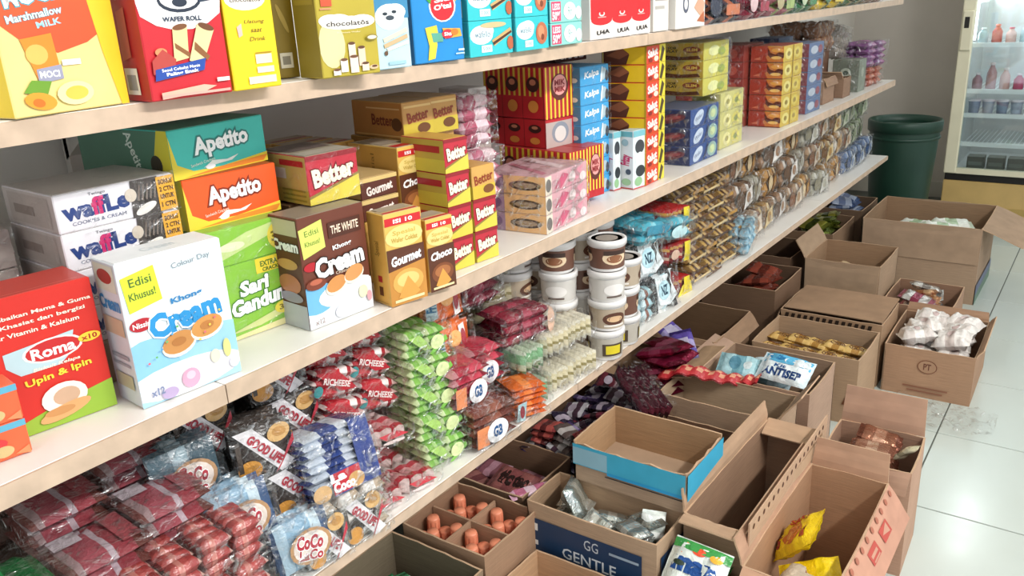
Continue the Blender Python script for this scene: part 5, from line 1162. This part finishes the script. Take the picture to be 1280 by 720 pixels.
# dotted strip standing along the long deep carton
t = thing('card_strip', 'narrow upright strip of card with dark round dots between two cartons', 'cardboard', (1.24, .4175, .20))
m = MB(); m.box(0, 0, 0, .47, .003, .11, kraft('#c2a184')); m.build('strip_sheet', t)
m = MB()
for i in range(17): m.lathe([(.0055, 0), (.0005, .0003)], 10, paper('#5e4438'), Matrix.Translation((.02 + i * .026, -.0004, .095)) @ Matrix.Rotation(R(90), 4, 'X'), cap=False)
m.build('printed_dots', t)
OC('carton between cream flaps holding the blue and white wipes packs', 1.935, .52, 2.16, .80, .235, 0, col='#b0907a', inner='#9d8068', flaps={'wall': (20, .06)})
OC('open carton of golden biscuit sachets, printed near side', 2.275, .485, 2.515, .79, .2, 0, col='#ab8d70', inner='#ae9174',
   prints={'near': [('t', '190', .55, .62, .12, .3, '#4a3020', {'b': .05}), ('t', 'Ajo', .72, .72, .1, .13, '#3f2c20', {'b': .02}), ('r', .67, .58, .8, .60, '#5a4030'), ('p', [(.88, .3), (.96, .6), (.98, .3)], '#6a3c20')]})
OC('carton with black hazard-striped rim and sloping rear flap', 2.56, .49, 2.79, .80, .205, 0, col='#a58466', inner='#8a6c52', flaps={'wall': (-70, .05)},
   prints={'near': [('p', [(.04 + i * .063, .82), (.075 + i * .063, .82), (.095 + i * .063, .97), (.06 + i * .063, .97)], '#2e231c') for i in range(14)]})
t = thing('cardboard_sheet', 'flat brown card sheet lying over the hazard-striped carton', 'cardboard', (2.57, .492, .2095))
m = MB(); m.grid(lambda u, v: (u * .235, v * .30, .0005 + .0035 * u + .002 * math.sin(v * 3)), 6, 6, kraft('#a08064')); m.grid(lambda u, v: (u * .235, (1 - v) * .30, -.002 + .0035 * u + .002 * math.sin((1 - v) * 3) ), 6, 6, kraft('#a08064')); m.build('card_sheet', t)
OC('mid-sized open carton with its left flap sticking out', 2.93, .585, 3.2, .84, .27, 0, col='#a98e73', inner='#a08062', flaps={'wall': (60, .07), 'near': (-86, .12), 'far': (-60, .05)})
OC('biggest open carton at the back with a hanging right flap', 3.46, .35, 3.87, .775, .3, 0, col='#a68b72', inner='#94765a', flaps={'aisle': (-22, .15), 'near': (-87, .14), 'far': (-80, .1)},
   prints={'aisle': [('r', 0, 0, 1, .13, '#5c7a68'), ('r', 0, .13, 1, .26, '#5a6484')]})
OC('low carton with shiny foil packs in front of the biggest carton', 2.93, .355, 3.21, .57, .15, 0, col='#a6836a', inner='#93715a')
OC('wide carton heaped with white bags beside the tiles', 2.555, .23, 2.875, .475, .155, 0, yaw=1, col='#a88468', inner='#93735a', flaps={'far': (70, .03), 'aisle': (60, .03)},
   prints={'near': [('t', 'PT', .5, .66, .08, .13, '#7a4a34', {'b': .03}), ('e', .5, .66, .11, .14, '#7a4a34'), ('e', .5, .66, .10, .125, '#a88468'), ('t', 'PT', .5, .66, .08, .12, '#6d4030', {'b': .03}), ('r', .25, .2, .75, .23, '#8a5a44'), ('r', .3, .12, .7, .15, '#8a5a44')]})
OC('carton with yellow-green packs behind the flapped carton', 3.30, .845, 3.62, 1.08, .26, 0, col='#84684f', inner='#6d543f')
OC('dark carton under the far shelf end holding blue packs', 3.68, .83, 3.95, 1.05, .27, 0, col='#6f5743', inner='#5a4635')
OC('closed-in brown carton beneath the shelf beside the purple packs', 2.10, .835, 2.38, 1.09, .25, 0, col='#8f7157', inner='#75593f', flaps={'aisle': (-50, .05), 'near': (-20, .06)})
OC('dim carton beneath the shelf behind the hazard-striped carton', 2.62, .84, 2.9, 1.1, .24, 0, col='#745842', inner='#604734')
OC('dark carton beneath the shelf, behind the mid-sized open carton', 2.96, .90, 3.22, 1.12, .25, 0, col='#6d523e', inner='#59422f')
OC('carton with crimson foil packs spilling over its near edge', 1.82, .855, 2.06, 1.08, .25, 0, col='#b0906f', inner='#9a7b5e', flaps={'near': (-25, .08), 'aisle': (15, .07)})
OC('narrow tall carton wedged between the crimson packs and the biscuit sachets', 2.08, .60, 2.24, .82, .25, 0, col='#9c7d60', inner='#80634b') if False else None

# ------------------------------------------------------------------ contents
PN = pouch


def heap(name, cat, label, group, n, box, z, size, cols, fin=film, seed=1, ops=None, tilt=25, layers=2):
    """n loose packs heaped in the rectangle box, copies of a few prototypes"""
    r = random.Random(seed); x0, y0, x1, y1 = box; protos = []
    a, b = max(size[:2]), min(size[:2])
    nx = max(1, int((x1 - x0 + a * .55) / (b * 1.12))); ny = max(1, int((y1 - y0 + a * .3) / (a * .98)))
    per = nx * ny; n = min(n, per * (layers + 1)); L_ = (n - 1) // per + 1
    for i in range(n):
        ly, q = divmod(i, per); ix, iy = q % nx, q // nx
        zz = z + size[2] * 1.15 * (ly - (L_ - 1) * .5) + r.uniform(0, .003)
        loc = (x0 + (x1 - x0) * (ix + .5) / nx + r.uniform(-1, 1) * b * .12, y0 + (y1 - y0) * (iy + .5) / ny + r.uniform(-1, 1) * b * .12, zz)
        rot = (R(r.uniform(-tilt, tilt) * .55), R(r.uniform(-tilt, tilt) * .55), (math.pi / 2 if size[0] >= size[1] else 0) + r.uniform(-.45, .45))
        if i < len(cols):
            o = pouch(name, label, cat, loc, (0, 0, 0), size, cols[i], ops, seed + i, group, fin=fin); protos.append(o)
        else: o = copy_tree(protos[i % len(protos)])
        put(o, loc, rot, label + ', %s layer, %s row, %s' % (('top' if ly == L_ - 1 else ('bottom', 'second', 'third', 'fourth', 'fifth', 'sixth')[min(ly, 5)], (['near'] + ords[1:])[ix % 10], ords[iy % 10] + ' from aisle')))


def b3(a, b, c): return [(.12, a), (.4, b), (.6, c), (.88, b), (1, a)]


heap('foil_sachet', 'sachet', 'silver sachet in the navy-panelled carton', 'silver foil sachets', 20, (1.175, .58, 1.25, .80), .225, (.07, .045, .016), [b3('#b9bcb8', '#9fa39e', '#d6d8d2'), b3('#8d9088', '#b3b5ae', '#6f726a'), b3('#c9ccc6', '#e0e2dc', '#a3a69f')], foil, 3, tilt=55, layers=3)
PN('milk_pack', 'clear bag of silver strips standing up in the carton with the navy panel', 'pack', (1.225, .765, .25), (62, 10, 20), (.09, .075, .03), b3('#c2c8c4', '#aab2ac', '#dfe6e0'), None, 3, fin=foil)
PN('milk_pack', 'white wrapped block at the right end of the carton with the navy panel', 'pack', (1.23, .60, .245), (40, -60, 10), (.06, .05, .03), b3('#dfe6e0', '#eef2ee', '#c9d2cc'), None, 5)
heap('candy', 'sweet', 'small green wrapped sweet in the bottom carton', 'green wrapped sweets', 26, (.77, .83, .94, .99), .185, (.045, .026, .013), [b3('#8fb59a', '#2f7a4c', '#a9c9b0'), b3('#1f5a38', '#3d8a5a', '#cfe0d0'), b3('#b9cfc0', '#4a8f66', '#2a6a44')], film, 8, tilt=40, layers=4)
heap('sachet', 'sachet', 'pink-brown sachet in the dim carton behind the bottles', 'pink-brown sachets', 14, (1.21, .90, 1.33, 1.06), .19, (.075, .055, .012), [b3('#7a4a48', '#94605c', '#6a3a3c'), b3('#c9a0b0', '#8f5a66', '#b98a98')], film, 11, tilt=20)
PN('biscuit_pack', 'dark pink pack lettered with swirls on the sachets behind the bottles', 'pack', (1.235, .925, .232), (14, 4, -88), (.1, .075, .02), b3('#7a4444', '#8c5450', '#7a4444'), [('t', 'tic', .35, .5, .3, .45, '#2c1a18', {'b': .06}), ('t', 'tac', .7, .5, .3, .35, '#2c1a18', {'b': .06})], 2)
PN('wafer_stick', 'pink striped wafer stick pack leaning beside the swirl-lettered pack', 'pack', (1.21, .865, .245), (10, 0, -30), (.09, .026, .014), b3('#d9a9c0', '#c2708c', '#e9c9d6'), None, 4)
# dark purple heap under the shelf
heap('wafer_pack', 'pack', 'dark purple packet heaped under the shelf', 'purple packets heaped under the shelf', 70, (1.36, .83, 1.76, 1.0), .225, (.062, .05, .016), [b3('#2a2038', '#453760', '#8a7a9c'), b3('#1e1822', '#3a2a34', '#b9b2b4'), b3('#4a2028', '#6a2c38', '#2a181c'), b3('#5a4a5c', '#2c2438', '#a89ca8'), b3('#a8a4a8', '#4a3440', '#d0ccd0')], film, 21, [('e', .5, .5, .18, .25, '#b5a8b5')], 60, 2)
heap('wafer_pack', 'pack', 'dark red packet left of the blue tray', 'dark red packets left of the blue tray', 20, (1.36, .80, 1.43, .97), .262, (.062, .05, .014), [b3('#6a2a2c', '#8c3c3c', '#c9a49c'), b3('#3c3432', '#5a4c48', '#b3aca8'), b3('#8a3a3a', '#a85048', '#5a2424')], film, 25, None, 38, 3)
B('wafer_multipack', 'maroon striped packets in a net-like bag on the purple heap', 'pack', (1.56, .79, .262), (18, 10, -30), (5, 2, 1), (.08, .04, .016), [(.2, '#4a1c28'), (.5, '#7c3444'), (.6, '#c9a4a8'), (1, '#4a1c28')], 'x', .15, seed=401, vertical=True)
# crimson foil packs and purple packs
heap('foil_pack', 'pack', 'crimson foil packet under the shelf', 'crimson foil packets', 14, (1.81, .82, 1.95, .95), .262, (.12, .075, .018), [b3('#7a1c38', '#a82c54', '#c9587c'), b3('#a02a4c', '#7c1832', '#d06a8a')], foil, 31, None, 22, 4)
for i, (x, y, z, rz) in enumerate(((2.02, .93, .29, 70), (1.98, .875, .275, 40))):
    PN('chocolate_bar', 'violet wrapped chocolate packet on the crimson packets, %s' % ('farther, lying flat', 'nearer, tilted')[i], 'pack', (x, y, z), (-15, -20 - 10 * i, rz), (.11, .06, .018), b3('#3a2c6c', '#5f4fa0', '#a59cc9'), [('r', .3, .25, .7, .75, '#c2bcd6')], 5 + i)
t = thing('wrapper_ribbon', 'long red ribbon of joined sachets hanging between the cartons', 'ribbon', (0, 0, 0))
m = MB()
ctrl = [Vector((1.80, .86, .262)), Vector((1.83, .80, .285)), Vector((1.87, .74, .262)), Vector((1.91, .685, .248)), Vector((1.92, .64, .255))]


def rib(u, v, up):
    f = u * (len(ctrl) - 1); i = min(int(f), len(ctrl) - 2); p = ctrl[i].lerp(ctrl[i + 1], f - i)
    return p + Vector(((v - .5) * .055, 0, up + .004 * math.sin(u * 40) + .01 * math.sin(v * 3)))


m.grid(lambda u, v: rib(u, v, 0), 40, 4, lambda u, v: film('#b83438') if int(u * 40 + (2 if v > .5 else 0)) % 4 < 2 or abs(v - .5) > .36 else film('#d9997a'))
m.grid(lambda u, v: rib(u, 1 - v, -.004), 40, 4, film('#8a2428'))
m.build('sachet_strip', t)
# wipes
WP = [('r', .03, .62, .97, .95, '#5fb4dc'), ('e', .7, .74, .25, .12, '#e9f4f8'), ('e', .3, .8, .16, .1, '#2f7fb5'), ('t', 'Kit', .42, .5, .22, .13, '#23568f', {'b': .03}), ('t', 'ANTISEP', .5, .26, .72, .26, '#1e3f74', {'b': .05})]
PN('wipes_pack', 'light blue and white wipes pack lettered ANTISEP', 'pack', (1.99, .60, .262), (32, 0, -96), (.135, .082, .03), b3('#d9e9ef', '#e6f1f4', '#eef4f6'), WP, 7)
PN('wipes_pack', 'pale aqua wipes pack half tucked left of the lettered one', 'pack', (1.985, .72, .248), (25, 5, -80), (.11, .075, .025), b3('#8fb9c2', '#a9cfd6', '#6f9fac'), [('e', .4, .5, .14, .3, '#4f8498'), ('e', .7, .5, .1, .2, '#dceaec')], 8)
heap('wipes_pack', 'pack', 'pale wipes pack under the lettered one', 'lower wipes packs', 6, (1.99, .58, 2.1, .74), .19, (.12, .08, .026), [b3('#a9bfc6', '#c9dce2', '#8fb0ba')], film, 41, None, 8, 3)
# golden sachets
gi = 0
for j in range(5):
    for i in range(2):
        PN('biscuit_sachet', 'golden biscuit sachet with dark lettering, %s from the aisle side in the %s row' % (ords[j], ('near', 'far')[i]), 'sachet', (2.345 + i * .09, .53 + j * .054, .16 + .004 * (j % 2)), (5, -6, 85 + 9 * math.sin(j * 2 + i)), (.062, .075, .018)[0:3] if False else (.085, .06, .02), b3('#b08a44', '#d9b46c', '#a87c3a'),
           [('t', 'GOLD', .5, .55, .5, .3, '#6a3f1c', {'b': .04}), ('r', .25, .2, .75, .28, '#7a4a20')], j + i, 'golden biscuit sachets')
heap('biscuit_sachet', 'sachet', 'golden sachet beneath the visible golden ones', 'lower golden sachets', 10, (2.32, .53, 2.47, .75), .12, (.085, .06, .02), [b3('#b08a44', '#d9b46c', '#a87c3a')], film, 43, None, 6, 2)
# white bags
heap('white_bag', 'bag', 'crumpled white bag in the PT carton', 'crumpled white bags', 12, (2.60, .26, 2.83, .44), .135, (.105, .08, .045), [b3('#e3dcd6', '#efe9e4', '#cfc2bc'), b3('#e9e4de', '#dcd2cc', '#f3efea')], film, 51, [('e', .5, .5, .1, .2, '#d0b8b4')], 26, 1)
# foil packs in the low carton
heap('foil_pack', 'pack', 'pink and silver foil packet in the low carton', 'pink and silver foil packets', 14, (2.97, .40, 3.16, .53), .115, (.11, .07, .022), [b3('#b56a7c', '#c9c4c2', '#8c3a50'), b3('#c9946c', '#e0b890', '#a86c48'), b3('#b0aca8', '#d6d2ce', '#8c8480')], foil, 61, None, 35, 3)
# brown packs in the right carton
heap('foil_pack', 'pack', 'brown-gold foil packet beside the white tiles', 'brown-gold foil packets', 16, (1.69, .27, 1.80, .38), .225, (.09, .05, .016), [b3('#8c5a48', '#b0806a', '#d9b49c'), b3('#7a4a3a', '#9c6a54', '#c99c84')], foil, 71, None, 35, 3)
PN('sachet', 'cream sachet with dark print hanging at the carton corner beside the tiles', 'sachet', (1.745, .262, .245), (20, 50, 80), (.06, .04, .01), b3('#cfc4a0', '#e0d6b4', '#b5a888'), [('r', .3, .3, .7, .45, '#6a5a3c')], 3)
# noodle pack
PN('noodle_pack', 'bright yellow noodle pack leaning in the front right carton', 'pack', (1.385, .372, .215), (28, -48, -112), (.12, .085, .026), b3('#e9c81c', '#f0d21e', '#e6c21a'), [('e', .5, .45, .22, .3, '#c9762c'), ('e', .5, .45, .15, .2, '#e0a050'), ('t', 'G', .2, .3, .12, .3, '#8a2a1c', {'b': .05}), ('t', 'SARI', .55, .82, .4, .14, '#a83a1c', {'b': .04}), ('r', .75, .2, .85, .5, '#a8481c')], 6)
PN('noodle_pack', 'second yellow noodle pack lower in the front right carton', 'pack', (1.33, .33, .17), (15, -20, -70), (.11, .085, .026), b3('#e9c81c', '#f0d21e', '#d9b414'), [('t', 'C', .4, .5, .12, .3, '#8a2a1c', {'b': .05})], 8)
B('biscuit_pack', 'plain cream card block at the bottom of the front right carton', 'pack', (1.24, .285, .005), (0, 0, 0), (1, 1, 4), (.12, .10, .045), [(1, '#c9bba8')], 'z', .0, seed=402)
# green snack pouch
PN('snack_pouch', 'green and white snack pouch with orange fruit and blue lettering at the picture bottom', 'pouch', (1.165, .485, .232), (42, 0, -94), (.11, .10, .03), [(.5, '#e3ebe4'), (1, '#e3ebe4')], [('r', .0, .80, 1, .97, '#3f9a4c'), ('p', [(.2, .72), (.95, .68), (1, .88), (.25, .92)], '#e8904c'), ('e', .5, .82, .12, .07, '#ee5a3a'), ('e', .8, .80, .1, .07, '#f2b43a'), ('t', 'map', .5, .48, .7, .30, '#1f4f94', {'b': .07}), ('e', .25, .53, .1, .05, '#2a3a2c')], 9)
PN('snack_pouch', 'second green snack pouch behind the lettered one', 'pouch', (1.195, .485, .185), (0, -30, -88), (.1, .09, .03), b3('#3f8f4a', '#5aa85c', '#2f7a3c'), None, 10)
# bits in the deep carton
heap('foil_twist', 'wrapper', 'tiny silver twist in the long deep carton', 'silver foil twists', 7, (1.32, .45, 1.6, .52), .03, (.03, .018, .008), [b3('#c9ccc9', '#e0e2e0', '#9fa3a0')], foil, 81, None, 50, 1)
bt = thing('interior_shade', 'dark sheet standing for the shade in the bottom of the long deep carton', 'pack', (1.255, .43, .005))
m = MB(); m.grid(lambda u, v: (u * .4, v * .095, .012 + .008 * noise.noise(Vector((u * 20, v * 6, 1)))), 24, 8, film('#2c1c16')); m.build('shade_sheet', bt)  # dark interior of the deep carton put into this sheet's colour
# yellow-green, blue packs, big carton
heap('foil_pack', 'pack', 'yellow-green foil packet under the far shelf', 'yellow-green foil packets', 14, (3.35, .87, 3.56, 1.0), .245, (.11, .08, .022), [b3('#7a8030', '#b3b04c', '#4f5a24'), b3('#8c9a4c', '#5f6c2c', '#c9c87c')], foil, 91, None, 35, 2)
heap('foil_pack', 'pack', 'blue-white packet in the far end carton', 'blue-white packets', 8, (3.73, .87, 3.9, 1.0), .255, (.11, .08, .022), [b3('#3f4f74', '#9aa4b8', '#5f6c8c')], film, 93, None, 25, 2)
heap('white_bag', 'bag', 'pale green-white bag inside the biggest carton', 'bags in the biggest carton', 8, (3.52, .42, 3.8, .7), .235, (.16, .1, .035), [b3('#c9d6c0', '#e6e9e0', '#a9bf9c')], film, 95, None, 18, 2)
heap('foil_pack', 'pack', 'dull orange packet beneath the shelf', 'dull orange packets', 8, (2.66, .87, 2.86, 1.0), .215, (.11, .08, .022), [b3('#6a2c20', '#8c4030', '#5a241a')], film, 97, None, 20, 2)
heap('foil_pack', 'pack', 'brown packet low in the mid-sized open carton', 'brown packets in the mid-sized carton', 7, (2.98, .63, 3.15, .79), .17, (.11, .08, .022), [b3('#9c7c5c', '#c9b08c', '#7a5c40')], film, 98, None, 30, 2)
# clear film sheet on the tiles
t = thing('plastic_sheet', 'crumpled clear plastic film lying on the tiles by the white bags carton', 'film', (2.36, .17, .002))
m = MB(); m.grid(lambda u, v: (u * .17 , v * .33 - .02, .006 + .03 * max(0, noise.noise(Vector((u * 5, v * 7, 3)))) + .006 * noise.noise(Vector((u * 22, v * 26, 8)))), 24, 30, clear_film(.2)); m.build('film_sheet', t)
